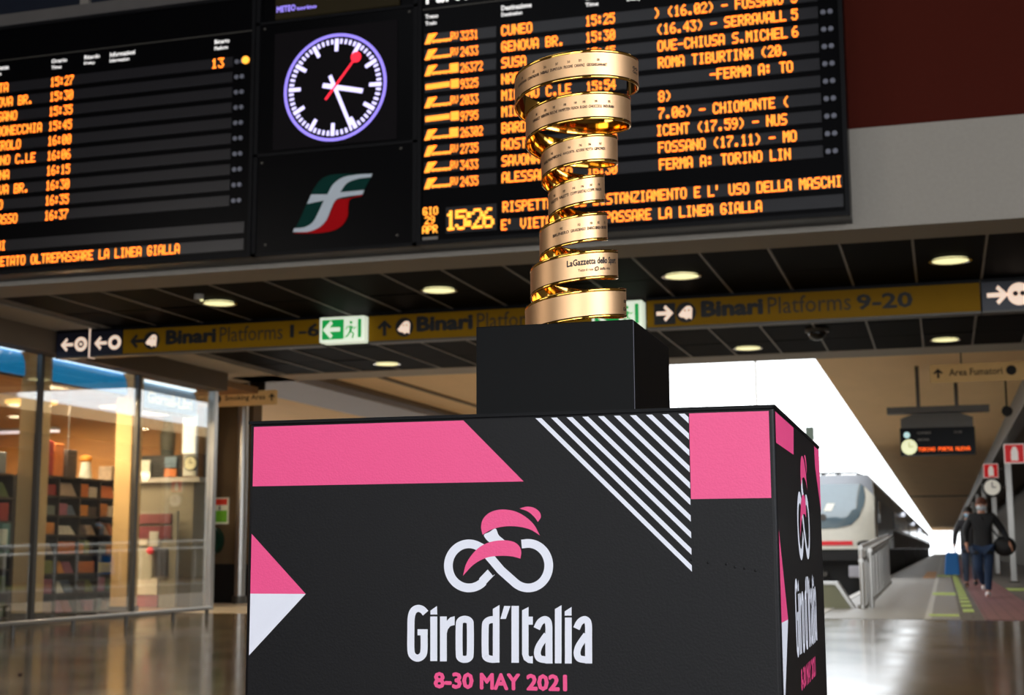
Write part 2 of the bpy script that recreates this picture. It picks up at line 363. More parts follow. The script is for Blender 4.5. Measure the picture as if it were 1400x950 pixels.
def fill_board(t, x0, x1, off, rows, msgs, right, nums, times, hdrs):
    RS = {}; MS = {}
    for k, z in enumerate(ROWZ):
        for a, b in ((-4.2, -3.54), (-3.495, -.79)):
            a, b = clip(a+off, b+off, x0+.05, x1-.05)
            if b > a: RS[k, int(b > -2+off)] = B(a, b, YB-.006, YB+.002, z-.049, z+.049).build('row_strip', m_strip, t)
        for dx in (-.748, -.692):
            if x0 < dx+off < x1:
                MB().cyl((dx+off, YB-.012, z-.005), (dx+off, YB+.002, z-.005), .021, 12).build('indicator_lamp', mat('grey_lamp_lens', (120, 122, 135), .3), t)
    for z in (3.728, 3.572):
        a, b = clip(-3.495+off, -.635+off, x0+.05, x1-.05); MS[z] = B(a, b, YB-.006, YB+.002, z-.052, z+.052).build('row_strip', m_strip, t)
    for k, z in enumerate(ROWZ):
        if rows[k]: led(RS[k, 1], rows[k], -3.488+off, z, WF)
        if times[k]: led(RS[k, 1], times[k], -2.735+off, z, WF, cw=.0525)
        if right and right[k]:
            for (dx, s) in right[k]: led(RS[k, 1], s, dx, z, WF)
        if nums:
            led(RS[k, 0], nums[k], -3.865+off, z-.005, WF, cw=.042, h=.084)
            mb = MB(); F = WF
            def q(pts): mb.add([F.P+F.U*u+F.V*(z+v)+F.N*.012 for u, v in pts], [tuple(range(len(pts)))])
            if nums[k][0] == '9':      # long-distance brand strip
                q([(-4.19, -.024), (-3.965, -.018), (-3.965, .03), (-4.19, .024)]); q([(-3.955, -.035), (-3.88, -.035), (-3.88, .045), (-3.955, .045)])
            else:                       # slanted flag, wavy word and category letters
                q([(-4.2, -.045), (-4.15, -.045), (-4.09, .048), (-4.165, .048)]); q([(-4.15, .0), (-4.11, .01), (-4.08, .048), (-4.12, .048)])
                for i in range(6): q([(-4.13+i*.03, -.04+.004*(i % 2)), (-4.105+i*.03, -.04), (-4.1+i*.03, -.012), (-4.13+i*.03, -.016)])
                if len(nums[k]) == 5: q([(-3.965, -.04), (-3.885, -.04), (-3.885, .045), (-3.965, .045)])
            mb.build('train_logo', m_led, RS[k, 0])
            if nums[k][0] != '9' and len(nums[k]) == 4: led(RS[k, 0], 'RV', -3.955, z+.005, WF, cw=.036, h=.07)
    for z, s, x in msgs: led(MS[z], s, x, z, WF, cw=.0568, h=.092)
    for (a, b, z0, z1, s) in hdrs:
        if a+off > x0 and b+off < x1: mb = MB(); text_on(mb, s, WF, a+off, b+off, z0, z1, .012, .03); mb.build('header_lettering', m_hdr, t)

HD = [(-4.196, -4.075, 5.49, 5.53, 'Treno'), (-4.196, -4.09, 5.43, 5.465, 'Train'), (-3.489, -3.215, 5.485, 5.53, 'Destinazione'), (-3.489, -3.3, 5.43, 5.465, 'Destination'),
      (-2.735, -2.56, 5.49, 5.53, 'Orario'), (-2.735, -2.62, 5.43, 5.465, 'Time'), (-2.37, -2.2, 5.49, 5.53, 'Ritardo'), (-2.37, -2.25, 5.43, 5.465, 'Delay'),
      (-2.09, -1.82, 5.485, 5.53, 'Informazioni'), (-2.09, -1.88, 5.43, 5.465, 'Information'), (-.98, -.825, 5.49, 5.53, 'Binario'), (-.98, -.84, 5.43, 5.465, 'Platform')]
tR = led_board(-4.262, -.594, 0, 'black departures board with rows of amber dot-matrix text, behind the trophy', 'Partenze')
fill_board(tR, -4.262, -.594, 0,
    ['CUNEO', 'GENOVA BR.', 'SUSA', 'NAPOLI C.LE', 'MILANO C.LE', 'MILANO C.LE', 'BARDONECCHIA', 'AOSTA', 'SAVONA', 'ALESSANDRIA'],
    [(3.728, "RISPETTARE IL DISTANZIAMENTO E L' USO DELLA MASCHI", -3.481), (3.572, "E' VIETATO OLTREPASSARE LA LINEA GIALLA", -3.495)],
    [[(-2.14, ') (16.02) - FOSSANO'), (-1.0, '5')], [(-2.12, '(16.43) - SERRAVALL'), (-1.0, '5')], [(-2.115, 'OVE-CHIUSA S.MICHEL'), (-1.0, '6')], [(-2.113, 'ROMA TIBURTINA (20.')],
     [(-1.68, '-FERMA A: TO')], [(-2.115, '8)')], [(-2.118, '7.06) - CHIOMONTE (')], [(-2.14, 'ICENT (17.59) - NUS')], [(-2.125, 'FOSSANO (17.11) - MO')], [(-2.12, 'FERMA A: TORINO LIN')]],
    ['3231', '2433', '26372', '9325', '2033', '9795', '26302', '2735', '3433', '2435'],
    ['15:25', '15:30', '15:45', '15:50', '15:54', '16:00', '16:10', '16:15', '16:20', '16:30'], HD)
# clock corner of the departures board
B(-4.0, -3.54, YB-.006, YB+.002, 3.535, 3.765).build('clock_window', m_strip, tR)
for i, s in enumerate(('1', '5', ':', '2', '6')):
    led(tR, s, -4.0+(0, .092, .178, .24, .34)[i], 3.645, WF, cw=.115 if s != ':' else .1, h=.175, material=m_led2, name='led_time')
for s, z, x in (('GIO', 3.742, -4.208), ('29', 3.662, -4.19), ('APR', 3.58, -4.212)): led(tR, s, x, z, WF, cw=.048, h=.07, material=m_led2, name='led_date')
B(-4.215, -4.075, YB-.005, YB+.002, 3.49, 3.515).build('date_label', m_bar, tR)
tt = MB(); text_on(tt, 'Partenze', WF, -4.19, -3.5, 5.625, 5.83, .012, .02); tt.build('title_lettering', m_hdr, tR); tt = MB(); text_on(tt, 'Departures', WF, -3.4, -2.6, 5.625, 5.8, .012); tt.build('title_lettering', m_hdr, tR)

tL = led_board(-10.0, -5.86, -5.30, 'black arrivals board, mostly blank rows, at upper left beside the clock', 'Arrivi')
HL = [(a, b, z0, z1, {'Destinazione': 'Provenienza', 'Destination': 'From'}.get(s, s)) for a, b, z0, z1, s in HD]
fill_board(tL, -10.0, -5.86, -5.30,
    ['AOSTA', 'GENOVA BR.', 'FOSSANO', 'BARDONECCHIA', 'PINEROLO', 'MILANO C.LE', 'SAVONA', 'GENOVA BR.', 'CUNEO', 'CHIVASSO'],
    [(3.728, 'GRANDI STAZIONI', -9.30), (3.572, "E' VIETATO OLTREPASSARE LA LINEA GIALLA", -8.79)], None, None,
    ['15:27', '15:30', '15:35', '15:45', '16:00', '16:06', '16:15', '16:30', '16:35', '16:37'], HL)
led(tL, '13', -6.305, ROWZ[0], WF, cw=.068)
MB().cyl((-5.955, YB-.02, 5.302), (-5.955, YB-.006, 5.302), .036, 16).build('lit_lamp', m_led2, tL)

# centre panel: clock screens and emblem ---------------------------------
cpn = thing('clock_panel', (-5.06, YB, 3.445), 'black middle panel with lit round station clock and railway emblem', 'clock')
MB().box(-5.855, -4.268, YB+.03, YB+.3, 3.445, 5.93).build('housing', m_board, cpn)
fr = MB()
for a, b, c, d in ((-5.855, -4.268, 4.37, 4.395), (-5.855, -4.268, 5.62, 5.645), (-5.855, -5.815, 3.445, 5.93), (-4.308, -4.268, 3.445, 5.93), (-5.855, -4.268, 3.445, 3.475), (-5.855, -4.268, 5.9, 5.93)):
    fr.box(a, b, YB-.01, YB+.03, c, d)
fr.build('frame', m_black, cpn)
B(-5.815, -4.308, YB, YB+.02, 3.475, 4.37).build('emblem_plate', m_board, cpn)
B(-5.815, -4.308, YB, YB+.02, 4.395, 5.62).build('clock_surround', m_board, cpn)
B(-5.665, -4.46, YB-.008, YB, 4.42, 5.52).build('clock_screen', mat('dim_lcd_screen', (12, 10, 12), .4, emit=.5, spec=.06), cpn)
B(-5.665, -4.45, YB-.008, YB+.02, 5.66, 5.89).build('text_screen', mat('dim_brown_lcd', (32, 27, 16), .4, emit=.5, spec=.06), cpn)
tx = MB(); text_on(tx, 'METEO', WF, -5.65, -5.46, 5.72, 5.78, .012, .04); text_on(tx, 'torino', WF, -5.45, -5.25, 5.72, 5.755, .012, .04)
tx.build('screen_lettering', m_lcdp, cpn)
for (x, z) in ((-5.77, 4.31), (-5.72, 3.55), (-4.45, 3.55), (-4.42, 4.33), (-5.77, 5.58), (-4.35, 5.58)):
    MB().cyl((x, YB-.008, z), (x, YB+.001, z), .012, 10).build('screw', m_dsteel, cpn)
cx, cz = -5.06, 4.952; RC = .487
dial = MB(); n = 72
for i in range(n):
    a, b = 2*pi*i/n, 2*pi*(i+1)/n
    dial.add([(cx+r*sin(t), YB-.012, cz+r*cos(t)) for r, t in ((RC-.014, a), (RC+.014, a), (RC+.014, b), (RC-.014, b))], [(0, 1, 2, 3)])
dial.build('dial_ring', m_lcdp, cpn)
def bar2(mb, t, r0, r1, w0, w1, off=.0, x=cx, z=cz):
    s, c = sin(t), cos(t)
    mb.add([(x+s*r+c*w, YB-.013-off, z+c*r-s*w) for r, w in ((r0, -w0), (r0, w0), (r1, w1), (r1, -w1))], [(0, 1, 2, 3)])
for i in range(60):
    mk = MB(); t = 2*pi*i/60+.035
    if i % 5 == 0: bar2(mk, t, .335, .452, .017, .019)
    else: bar2(mk, t, .405, .45, .0105, .012)
    mk.build('dial_mark', m_lcdw, cpn)
hh = MB(); bar2(hh, radians(103), -.12, .28, .022, .022, .001); hh.build('hour_hand', m_lcdw, cpn)
hm = MB(); bar2(hm, radians(157), -.12, .405, .018, .016, .002); hm.build('minute_hand', m_lcdw, cpn)
hs = MB(); bar2(hs, radians(38.5), -.14, .30, .011, .009, .003)
hs.prism([(.05*cos(2*pi*i/20), .05*sin(2*pi*i/20)) for i in range(20)], (cx+.33*sin(radians(38.5)), YB-.0165, cz+.33*cos(radians(38.5))), XU, ZU, -YU, 0, .001)
hs.build('second_hand', m_lcdr, cpn)
# railway emblem, traced on its plate: zoomed pixels /4.667
def ez(pts, corner=True): return [(340+p[0]/4.667, 180+p[1]/4.667) for p in pts]
def emb(pts, name, material, off):
    pl = [WF.uv(*p) for p in smooth_closed([(q[0], q[1]) + ((1,) if len(r) > 2 else ()) for q, r in zip(ez(pts), pts)], 5)]
    MB().prism(pl, WF.P, XU, ZU, -YU, .0, off).build(name, material, cpn)
emb([(285, 645, 1), (335, 545), (400, 400), (450, 320), (500, 285), (570, 272), (790, 268, 1), (765, 320), (728, 392, 1), (640, 420), (560, 480), (500, 560), (420, 615)], 'emblem_green', mat('emblem_green', (2, 52, 46), .6, spec=.1), .006)
emb([(285, 650, 1), (420, 628), (490, 580), (530, 500), (560, 440), (640, 425), (728, 402, 1), (722, 412, 1), (650, 430), (636, 480), (632, 540), (600, 595), (540, 632), (440, 648)], 'emblem_red', mat('emblem_red', (176, 2, 12), .6, spec=.1), .008)
emb([(285, 642, 1), (292, 618, 1), (360, 610), (410, 580), (445, 520), (482, 440, 1), (375, 462, 1), (402, 402, 1), (505, 402, 1), (540, 340), (600, 295), (690, 276), (790, 270, 1), (782, 292, 1), (700, 302), (630, 330), (585, 388, 1), (738, 374, 1), (728, 402, 1), (600, 420), (555, 440), (525, 500), (500, 560), (450, 612), (380, 640)], 'emblem_white', mat('emblem_white', (196, 206, 216), .5), .010)

# ------------------------------------------------------------------ hanging direction signs (plane y = 14.2)
YS = 14.2; SF = wallframe(YS)
def disc(r, n=20): return [(r*cos(2*pi*i/n), r*sin(2*pi*i/n)) for i in range(n)]
def arrow(s, ang):   # arrow outline, pointing left for ang 0
    P = [(-1, 0), (-.1, .95), (.12, .62), (-.28, .22), (.95, .22), (.95, -.22), (-.28, -.22), (.12, -.62), (-.1, -.95)]
    return [((x*cos(ang)-y*sin(ang))*s, (x*sin(ang)+y*cos(ang))*s) for x, y in P]
def flat(t, name, pts, x, z, mtl, off, F=SF): return MB().prism([(x+a, z+b) for a, b in pts], F.P, F.U, F.V, F.N, off-.002, off).build(name, mtl, FACE.get(t.name, t))
TRAINPIC = [(-1, -.2), (-.35, .6), (.1, .95), (.6, .95), (.85, .6), (.8, -.1), (.75, -.85), (.35, -.6), (.1, -.85), (-.3, -.55), (-.7, -.5)]
FACE = {}
def sign_box(x0, x1, mtl, label, z0=3.075, z1=3.365, name='direction_sign'):
    t = thing(name, ((x0+x1)/2, YS, z0), label, 'sign')
    B(x0, x1, YS, YS+.14, z0, z1+.035).build('housing', m_black, t)
    FACE[t.name] = B(x0+.004, x1-.004, YS-.006, YS, z0+.012, z1).build('sign_face', mtl, t)
    B(x0, x1, YS-.01, YS+.14, z0-.008, z0+.01).build('lower_rail', m_dsteel, t)
    for x in (x0+.3, x1-.3): MB().cyl((x, YS+.07, z1+.02), (x, YS+.07, 3.41), .012, 8).build('hanger', m_dsteel, t)
    return t
s1 = sign_box(-9.87, -9.425, m_navy, 'navy lit sign square with left arrow and ring symbol, leftmost over the shop')
s2 = sign_box(-9.415, -8.985, m_navy, 'navy lit sign with left arrow and open ring, touching the yellow platforms 1-6 sign')
B(-9.423, -9.413, YS-.02, YS+.1, 3.06, 3.40).build('end_strip', m_icon, s2)
for t, x, r in ((s1, -9.72, .05), (s2, -9.27, .05)):
    flat(t, 'arrow', arrow(.085, 0), x, 3.225, m_icon, .01)
    rm = MB(); n = 24
    for i in range(n):
        a, b = 2*pi*i/n, 2*pi*(i+1)/n; X = x+.185
        rm.add([(X+q*cos(g), YS-.01, 3.225+q*sin(g)) for q, g in ((.042, a), (.085, a), (.085, b), (.042, b))], [(0, 1, 2, 3)])
    rm.build('ring_symbol', m_icon, FACE[t.name])
flat(s1, 'ring_dot', disc(.02), -9.535, 3.225, m_icon, .01)
def yellow(x0, x1, label, ax, ang, dark, px, texts, box=False):
    t = sign_box(x0, x1, m_yel, label)
    if box: flat(t, 'arrow_tile', [(-.11, -.11), (.11, -.11), (.11, .11), (-.11, .11)], ax, 3.22, m_ink, .009)
    flat(t, 'arrow', arrow(.09, ang), ax, 3.225, m_ink if dark else m_icon, .012)
    flat(t, 'pictogram_disc', disc(.105), px, 3.225, m_ink, .009)
    flat(t, 'train_pictogram', [(a*.078, b*.078) for a, b in TRAINPIC], px, 3.215, m_icon, .012)
    for dx in (-.01, .03): flat(t, 'pictogram_window', disc(.009, 10), px+dx, 3.245, m_ink, .014)
    for (s, a, b, z0, z1, bold, ink) in texts:
        mb = MB(); text_on(mb, s, SF, a, b, z0, z1, .010, bold, base=0.0); mb.build('lettering', ink, FACE[t.name])
    return t
yellow(-8.98, -6.475, 'dark yellow sign lettered Binari Platforms 1-6 with left arrow', -8.79, 0, True, -8.6,
       [('Binari', -8.42, -7.775, 3.165, 3.335, .065, m_ink), ('Platforms', -7.73, -6.95, 3.165, 3.335, -.004, m_ink2), ('1-6', -6.86, -6.5, 3.175, 3.32, .035, m_ink)])
yellow(-5.925, -3.4, 'dark yellow Binari Platforms sign with upward arrow, running behind the black plinth', -5.73, -pi/2, True, -5.5,
       [('Binari', -5.36, -4.715, 3.165, 3.335, .065, m_ink), ('Platforms', -4.67, -3.89, 3.165, 3.335, -.004, m_ink2)])
yellow(-2.83, .445, 'dark yellow sign lettered Binari Platforms 9-20 with boxed right arrow', -2.64, pi, False, -2.42,
       [('Binari', -2.265, -1.635, 3.165, 3.335, .065, m_ink), ('Platforms', -1.59, -.775, 3.165, 3.335, -.004, m_ink2), ('9-20', -.72, -.185, 3.16, 3.315, .035, m_ink)], True)
s5 = sign_box(.455, 1.6, m_navy, 'navy lit sign with right arrow and round plug symbol at right frame edge')
flat(s5, 'arrow', arrow(.1, pi), .6, 3.235, m_icon, .01); flat(s5, 'round_symbol', disc(.11, 28), .8, 3.235, m_icon, .01)
for dx in (-.035, .03): flat(s5, 'symbol_mark', disc(.024), .8+dx, 3.24, m_ink2, .013)
B(.93, .95, YS-.02, YS+.1, 3.06, 3.4).build('divider', m_icon, s5)
def exit_sign(x0, x1, label):
    t = thing('exit_sign', ((x0+x1)/2, YS, 3.085), label, 'sign', 'green emergency exit signs between the yellow signs')
    t_ = t; t = B(x0, x1, YS-.09, YS+.1, 3.085, 3.365).build('light_box', m_ewhite, t, bevel=.008)
    xm = x0+(x1-x0)*.545; F = wallframe(YS-.09); O = .002
    MB().prism([(x0+.03, 3.115), (xm, 3.115), (xm, 3.335), (x0+.03, 3.335)], F.P, XU, ZU, -YU, 0, .002).build('green_field', m_egreen, t)
    MB().prism([(x1-.075, 3.125), (x1-.035, 3.125), (x1-.035, 3.33), (x1-.075, 3.33)], F.P, XU, ZU, -YU, 0, .002).build('door_bar', m_egreen, t)
    MB().prism([(x0+.145+a, 3.225+b) for a, b in arrow(.105, 0)], F.P, XU, ZU, -YU, 0, .004).build('arrow', m_ewhite, t)
    rx = xm+.085; rb = MB()
    for pts, wd in (([(0, .02), (-.012, -.03), (.03, -.05), (.018, -.105)], .018), ([(-.012, -.03), (-.035, -.07), (-.065, -.09)], .018), ([(.0, .025), (-.005, -.03)], .03), ([(.0, .03), (-.05, .02), (-.06, -.01)], .013), ([(.0, .03), (.04, .0), (.06, .02)], .013)):
        for q in ribbon2d([(rx+a, 3.225+b) for a, b in pts], wd): rb.prism(q, F.P, XU, ZU, -YU, 0, .003)
    rb.prism([(rx-.0+a, 3.225+.07+b) for a, b in disc(.018, 12)], F.P, XU, ZU, -YU, 0, .003)
    rb.build('running_figure', m_egreen, t); return t_
exit_sign(-6.465, -5.935, 'lit green exit sign with left arrow and running figure, between two yellow signs')
exit_sign(-3.39, -2.86, 'lit green exit sign mostly hidden behind the trophy and plinth corner')

# ------------------------------------------------------------------ display box
n_f = Vector((sin(BOXYAW), -cos(BOXYAW), 0)); u_f = Vector((cos(BOXYAW), sin(BOXYAW), 0)); back = -n_f
ZT = 1.04; FP = Vector((-1.131, 2.189, ZT)); WB, DB = .890, .936
def boxat(mb, P, w, d, z0, z1): 
    P = Vector(P); a = [P, P+u_f*w, P+u_f*w+back*d, P+back*d]
    return mb.add([(p.x, p.y, z0) for p in a]+[(p.x, p.y, z1) for p in a], [(0,3,2,1),(4,5,6,7),(0,1,5,4),(1,2,6,5),(2,3,7,6),(3,0,4,7)])
cen = FP+u_f*WB/2+back*DB/2
dbx = thing('display_stand', (cen.x, cen.y, 0), 'large black cube stand printed with pink shapes and white cyclist logo', 'display stand')
body = boxat(MB(), FP, WB, DB, 0, ZT)
bo = body.build('body', m_vinyl, dbx, bevel=.0075, seg=4)
for p in bo.data.polygons: p.use_smooth = p.area < .02
FF = Frame(FP, u_f, ZU, n_f); FS = Frame(FP+u_f*WB, back, ZU, u_f)
# thin black lip along the top edges
lip = MB(); boxat(lip, FP-u_f*.0012-back*.0012, WB+.0024, .004, ZT-.004, ZT+.0012); boxat(lip, FP+u_f*(WB-.003)-back*.0012, .0042, DB+.0024, ZT-.004, ZT+.0012)
lip.build('top_lip', m_black, dbx)
def pr(polys, name, mtl, F, off): return polys_mesh(polys, F, off).build(name, mtl, dbx)
e = .0085
def art_shapes(front):
    F = FF if front else FS
    if front:
        pr([[(e, -.110), (.488, -.110), (.386, -.0085), (e, -.0085)]], 'pink_band', m_pink, F, .0005)
        pr([[(e, -.190), (.110, -.290), (e, -.290)]], 'pink_triangle', m_pink, F, .0005)
        pr([[(e, -.290), (.110, -.290), (e, -.392)]], 'white_triangle', m_white, F, .0005)
        pr([[(.758, -.142), (WB-e, -.142), (WB-e, -.0085), (.758, -.0085)]], 'pink_square', m_pink, F, .0005)
        for k in range(10):
            a = .5085+k*.02585; w_ = .0098; T = -.0085
            # 45 degree stripe from the top edge to the square's left side, clipped at u = .757
            sl = .985
            pts = [(a, T), (a+w_, T), (.757, T-(.757-a-w_)*sl), (.757, T-(.757-a)*sl)]
            pr([pts], 'white_stripe', m_white, F, .0005)
    else:
        pr([[(e, -.057), (.304, -.057), (.322, -.0085), (e, -.0085)]], 'pink_band', m_pink, F, .0005)
        pr([[(.79, -.0085), (.80, -.05), (DB-e, -.141), (DB-e, -.0085)]], 'pink_corner', m_pink, F, .0005)
        pr([[(e, -.19), (.112, -.330), (e, -.330)]], 'pink_triangle', m_pink, F, .0005)
        pr([[(e, -.330), (.112, -.330), (e, -.47)]], 'white_triangle', m_white, F, .0005)
art_shapes(True); art_shapes(False)

# cyclist emblem outlines, measured on the front (crop 560,680 scale 3.519)
def fz(p, ox=560, oy=680, s=3.519): return FF.uv(ox+p[0]/s, oy+p[1]/s)
def arc(c, rx, ry, a0, a1, n=30): return [(c[0]+rx*cos(radians(a0+(a1-a0)*i/n)), c[1]+ry*sin(radians(a0+(a1-a0)*i/n))) for i in range(n+1)]
wheelL = [(395, 357), (352, 402)]+arc((286, 329), 99, 106, 48, 300, 40)+[(350, 244)]      # zoom y runs down
wheelR = [(539, 224)]+arc((571, 328), 99, 107, -100, 128, 40)+[(440, 350), (384, 284), (372, 268)]
torso = [(358, 182), (385, 166), (414, 150), (430, 182), (459, 209), (425, 208), (388, 217)]
helm = [(530, 53, 1), (565, 44), (600, 50), (626, 70), (632, 95), (618, 118, 1), (600, 93), (570, 68)]
bodyp = [(352, 179, 1), (345, 145), (352, 108), (378, 78), (415, 62), (460, 58), (512, 68), (560, 94), (600, 132), (628, 183, 1), (585, 156), (535, 142), (480, 138), (430, 144), (390, 157)]
leg = [(258, 376, 1), (272, 322), (300, 276), (340, 237), (390, 214), (450, 206), (500, 213), (528, 234), (538, 262), (534, 294, 1), (490, 283), (430, 281), (370, 290), (310, 322)]
SX = 1.35
def art_map(P, front):
    u, v = P
    return (u, v) if front else (.468+1.45*(u-.4445), -.40+1.45*(v+.397))
def fill(pts, front): return [art_map(fz(p), front) for p in smooth_closed(pts, 6)]
# lettering 'Giro d'Italia' (crop 540,800 scale 4.828)
def lz(p): return FF.uv(540+p[0]/4.828, 800+p[1]/4.828)
LET = []
def st(pts, w=47, closed=False, sm=True): LET.extend(ribbon2d(smooth_open(pts, 6) if sm else pts, w, closed))
def pg(*pts): LET.append(list(pts))
st([(203, 184), (180, 160), (150, 153), (122, 170), (108, 215), (106, 300), (106, 420), (116, 462), (150, 481), (183, 462), (193, 420), (193, 312)], 47)
pg((150, 290), (217, 290), (217, 330), (150, 330))
pg((234, 206), (280, 206), (280, 500), (234, 500)); pg((235, 193), (235, 167), (278, 137), (280, 193))
pg((298, 206), (343, 206), (343, 502), (298, 502)); pg((338, 240), (365, 212), (395, 204), (395, 262), (366, 270), (350, 290), (340, 330))
LET.extend(ribbon2d(smooth_closed([(461, 224), (492, 236), (498, 275), (498, 440), (490, 478), (461, 489), (432, 478), (425, 440), (425, 275), (432, 236)], 6), 46, True))
pg((647, 156), (691, 130), (691, 510), (647, 510)); st([(668, 229), (635, 227), (606, 242), (597, 280), (597, 445), (608, 478), (640, 488), (668, 488)], 46)
pg((722, 136), (763, 137), (733, 222), (697, 222)); pg((770, 136), (819, 136), (819, 511), (770, 511))
pg((840, 165), (883, 143), (883, 460), (890, 470), (911, 467), (911, 516), (880, 512), (852, 492), (840, 455)); pg((880, 207), (911, 207), (911, 260), (880, 260))
for dx in (0, 262):
    st([(937+dx, 286), (958+dx, 245), (988+dx, 226), (1010+dx, 238), (1017+dx, 275), (1017+dx, 330)], 46); pg((994+dx, 300), (1040+dx, 270), (1041+dx, 516), (994+dx, 516))
    st([(1004+dx, 326), (978+dx, 362), (951+dx, 405), (941+dx, 448), (953+dx, 480), (985+dx, 490), (1012+dx, 490)], 45)
pg((1057, 157), (1101, 131), (1101, 515), (1057, 515)); pg((1123, 213), (1168, 213), (1168, 516), (1123, 516)); pg((1122, 200), (1122, 172), (1167, 143), (1167, 200))
for front in (True, False):
    F = FF if front else FS
    pr([[art_map(fz(p), front) for p in q] for q in ribbon2d(wheelL, 42)+ribbon2d(wheelR, 42)], 'wheel_emblem', m_white, F, .0005)
    # black keyline between rider and wheels, then the rider
    pr([[art_map(fz(p), front) for p in q] for q in ribbon2d([(407, 372), (355, 309)], 14)], 'keyline', m_vinyl, F, .00065)
    pr([fill(torso, front)], 'rider_hip', m_white, F, .0008)
    pr([fill(helm, front), fill(bodyp, front), fill(leg, front)], 'rider_emblem', m_pink, F, .0010)
    pr([[art_map(lz(p), front) for p in q] for q in LET], 'event_lettering', m_white, F, .0005)
    a = art_map((.336, -.4385), front); b = art_map((.557, -.4125), front)
    db = MB()
    for s, x0, x1 in (('8-30', 0, .305), ('MAY', .352, .655), ('2021', .70, 1.)):
        text_on(db, s, F, a[0]+(b[0]-a[0])*x0, a[0]+(b[0]-a[0])*x1, a[1], b[1], .0005, .055)
    db.build('date_lettering', m_pink, dbx)
dn = [(945, 765), (968, 769), (993, 771), (1005, 775), (1018, 777), (1033, 780)]
for i, p in enumerate(dn):
    u, v = FF.uv(*p); P = FF.P+u_f*u+ZU*v; r = .0022
    MB().ball(P, r, .0006, r, 10, 6).build('dent', m_vinyl, dbx, smooth=True)

# ------------------------------------------------------------------ plinth
ZP = 1.24
PP = Vector((-.831, 2.520, 0)); pw, pd = .302, .382
pc = PP+u_f*pw/2+back*pd/2
pl = thing('plinth', (pc.x, pc.y, ZT), 'plain matt black block standing on the printed stand, carrying the trophy', 'plinth')
o = boxat(MB(), PP, pw, pd, ZT+.0014, ZP).build('block', mat('matt_black_laminate', (4, 4, 5), .4, var=.3, scale=18, bump=.02, spec=.1), pl, bevel=.0012)
# fine seam between the front and the side panel
q = PP+u_f*pw
sm_ = MB(); sm_.box(q.x-.0002, q.x+.0006, q.y+.004, q.y+.005, ZT+.004, ZP-.002); sm_.build('panel_seam', m_edge, pl)

# ------------------------------------------------------------------ trophy
AX = Vector((-.681, 2.709, ZP))
toC = Vector((-AX.x, -AX.y, 0)).normalized(); rt = Vector((-toC.y, toC.x, 0))   # toward the viewer's side; its right
if rt.dot(cr) < 0: rt = -rt
def gold(name, col, rough, var, scale, st=(1, 1, 1), bump=0, an=0):
    M = mat(name, col, rough, 1., var=var, scale=scale, stretch=st, bump=bump); M.node_tree.nodes['Principled BSDF'].inputs['Anisotropic'].default_value = an; return M
m_satin = gold('satin_rose_gold', (222, 178, 134), .45, .03, 90, (1, 1, 40), .05)
m_gold = gold('polished_gold', (232, 178, 84), .08, .04, 20)
KR = [(-.75, .133), (-.25, .130), (.25, .121), (.75, .113), (1.25, .099), (1.75, .085), (2.25, .067), (2.75, .056), (3.25, .0535), (3.75, .061), (4.25, .0735), (4.75, .081), (5.25, .0925), (5.75, .097), (6.25, .103), (6.8, .104)]
def rad(s):
    for (a, ra), (b, rb) in zip(KR, KR[1:]):
        if s <= b: t = (s-a)/(b-a); t = t; return ra+(rb-ra)*t
    return KR[-1][1]
def rads(s): return sum(rad(s+d) for d in (-.2, -.1, 0, .1, .2))/5 if s > -.5 else rad(s)
ZS = lambda s: .5205-.0788*s
HH = .0293
def tp(s, r, dz):
    th = -2*pi*s
    z = max(ZS(s)+dz, .003)
    return AX+toC*(r*cos(th))+rt*(r*sin(th))+ZU*z
tro = thing('trophy', AX, 'tall gold spiral ribbon trophy engraved with winners, standing on the black plinth', 'trophy')
S0, S1, NS = -.34, 6.72, 620
prof = [(-.0010, -HH+.0007), (.0002, -HH), (.0014, -HH+.0005), (.0019, -HH+.0025), (.0019, -HH+.0052), (.0009, -HH+.0066), (.0009, HH-.0066), (.0019, HH-.0052), (.0019, HH-.0025), (.0014, HH-.0005), (.0002, HH), (-.0010, HH-.0007), (-.0014, HH-.003), (-.0014, -HH+.003)]
rb = MB(); npf = len(prof); vs = []
for i in range(NS+1):
    s = S0+(S1-S0)*i/NS; r = rads(s); vs += [tp(s, r+a, b) for a, b in prof]
fs = [(i*npf+j, i*npf+(j+1) % npf, (i+1)*npf+(j+1) % npf, (i+1)*npf+j) for i in range(NS) for j in range(npf)]
fs += [tuple(range(npf)), tuple(range(NS*npf, NS*npf+npf))[::-1]]
rb.add(vs, fs); ribbon = rb.build('ribbon', m_gold, tro, smooth=True)
sb = MB(); vs = []
hs_ = HH-.0068
for i in range(NS+1):
    s = S0+.01+(S1-S0-.02)*i/NS; r = rads(s)+.0013
    vs += [tp(s, r, -hs_+2*hs_*j/4) for j in range(5)]
sb.add(vs, [(i*5+j, i*5+j+1, (i+1)*5+j+1, (i+1)*5+j) for i in range(NS) for j in range(4)])
sb.build('satin_face', m_satin, ribbon, smooth=True)
# base disc
lt = MB(); n = 64; prf = [(0, .0002), (.097, .0002), (.1005, .001), (.102, .004), (.1005, .007), (.097, .0085), (0, .0085)]
V_ = []
for (r, z) in prf: V_ += [(AX.x+r*cos(2*pi*i/n), AX.y+r*sin(2*pi*i/n), AX.z+z) for i in range(n)]
lt.add(V_, [(k*n+i, k*n+(i+1) % n, (k+1)*n+(i+1) % n, (k+1)*n+i) for k in range(len(prf)-1) for i in range(n)]); lt.build('base_ring', m_gold, tro, smooth=True)
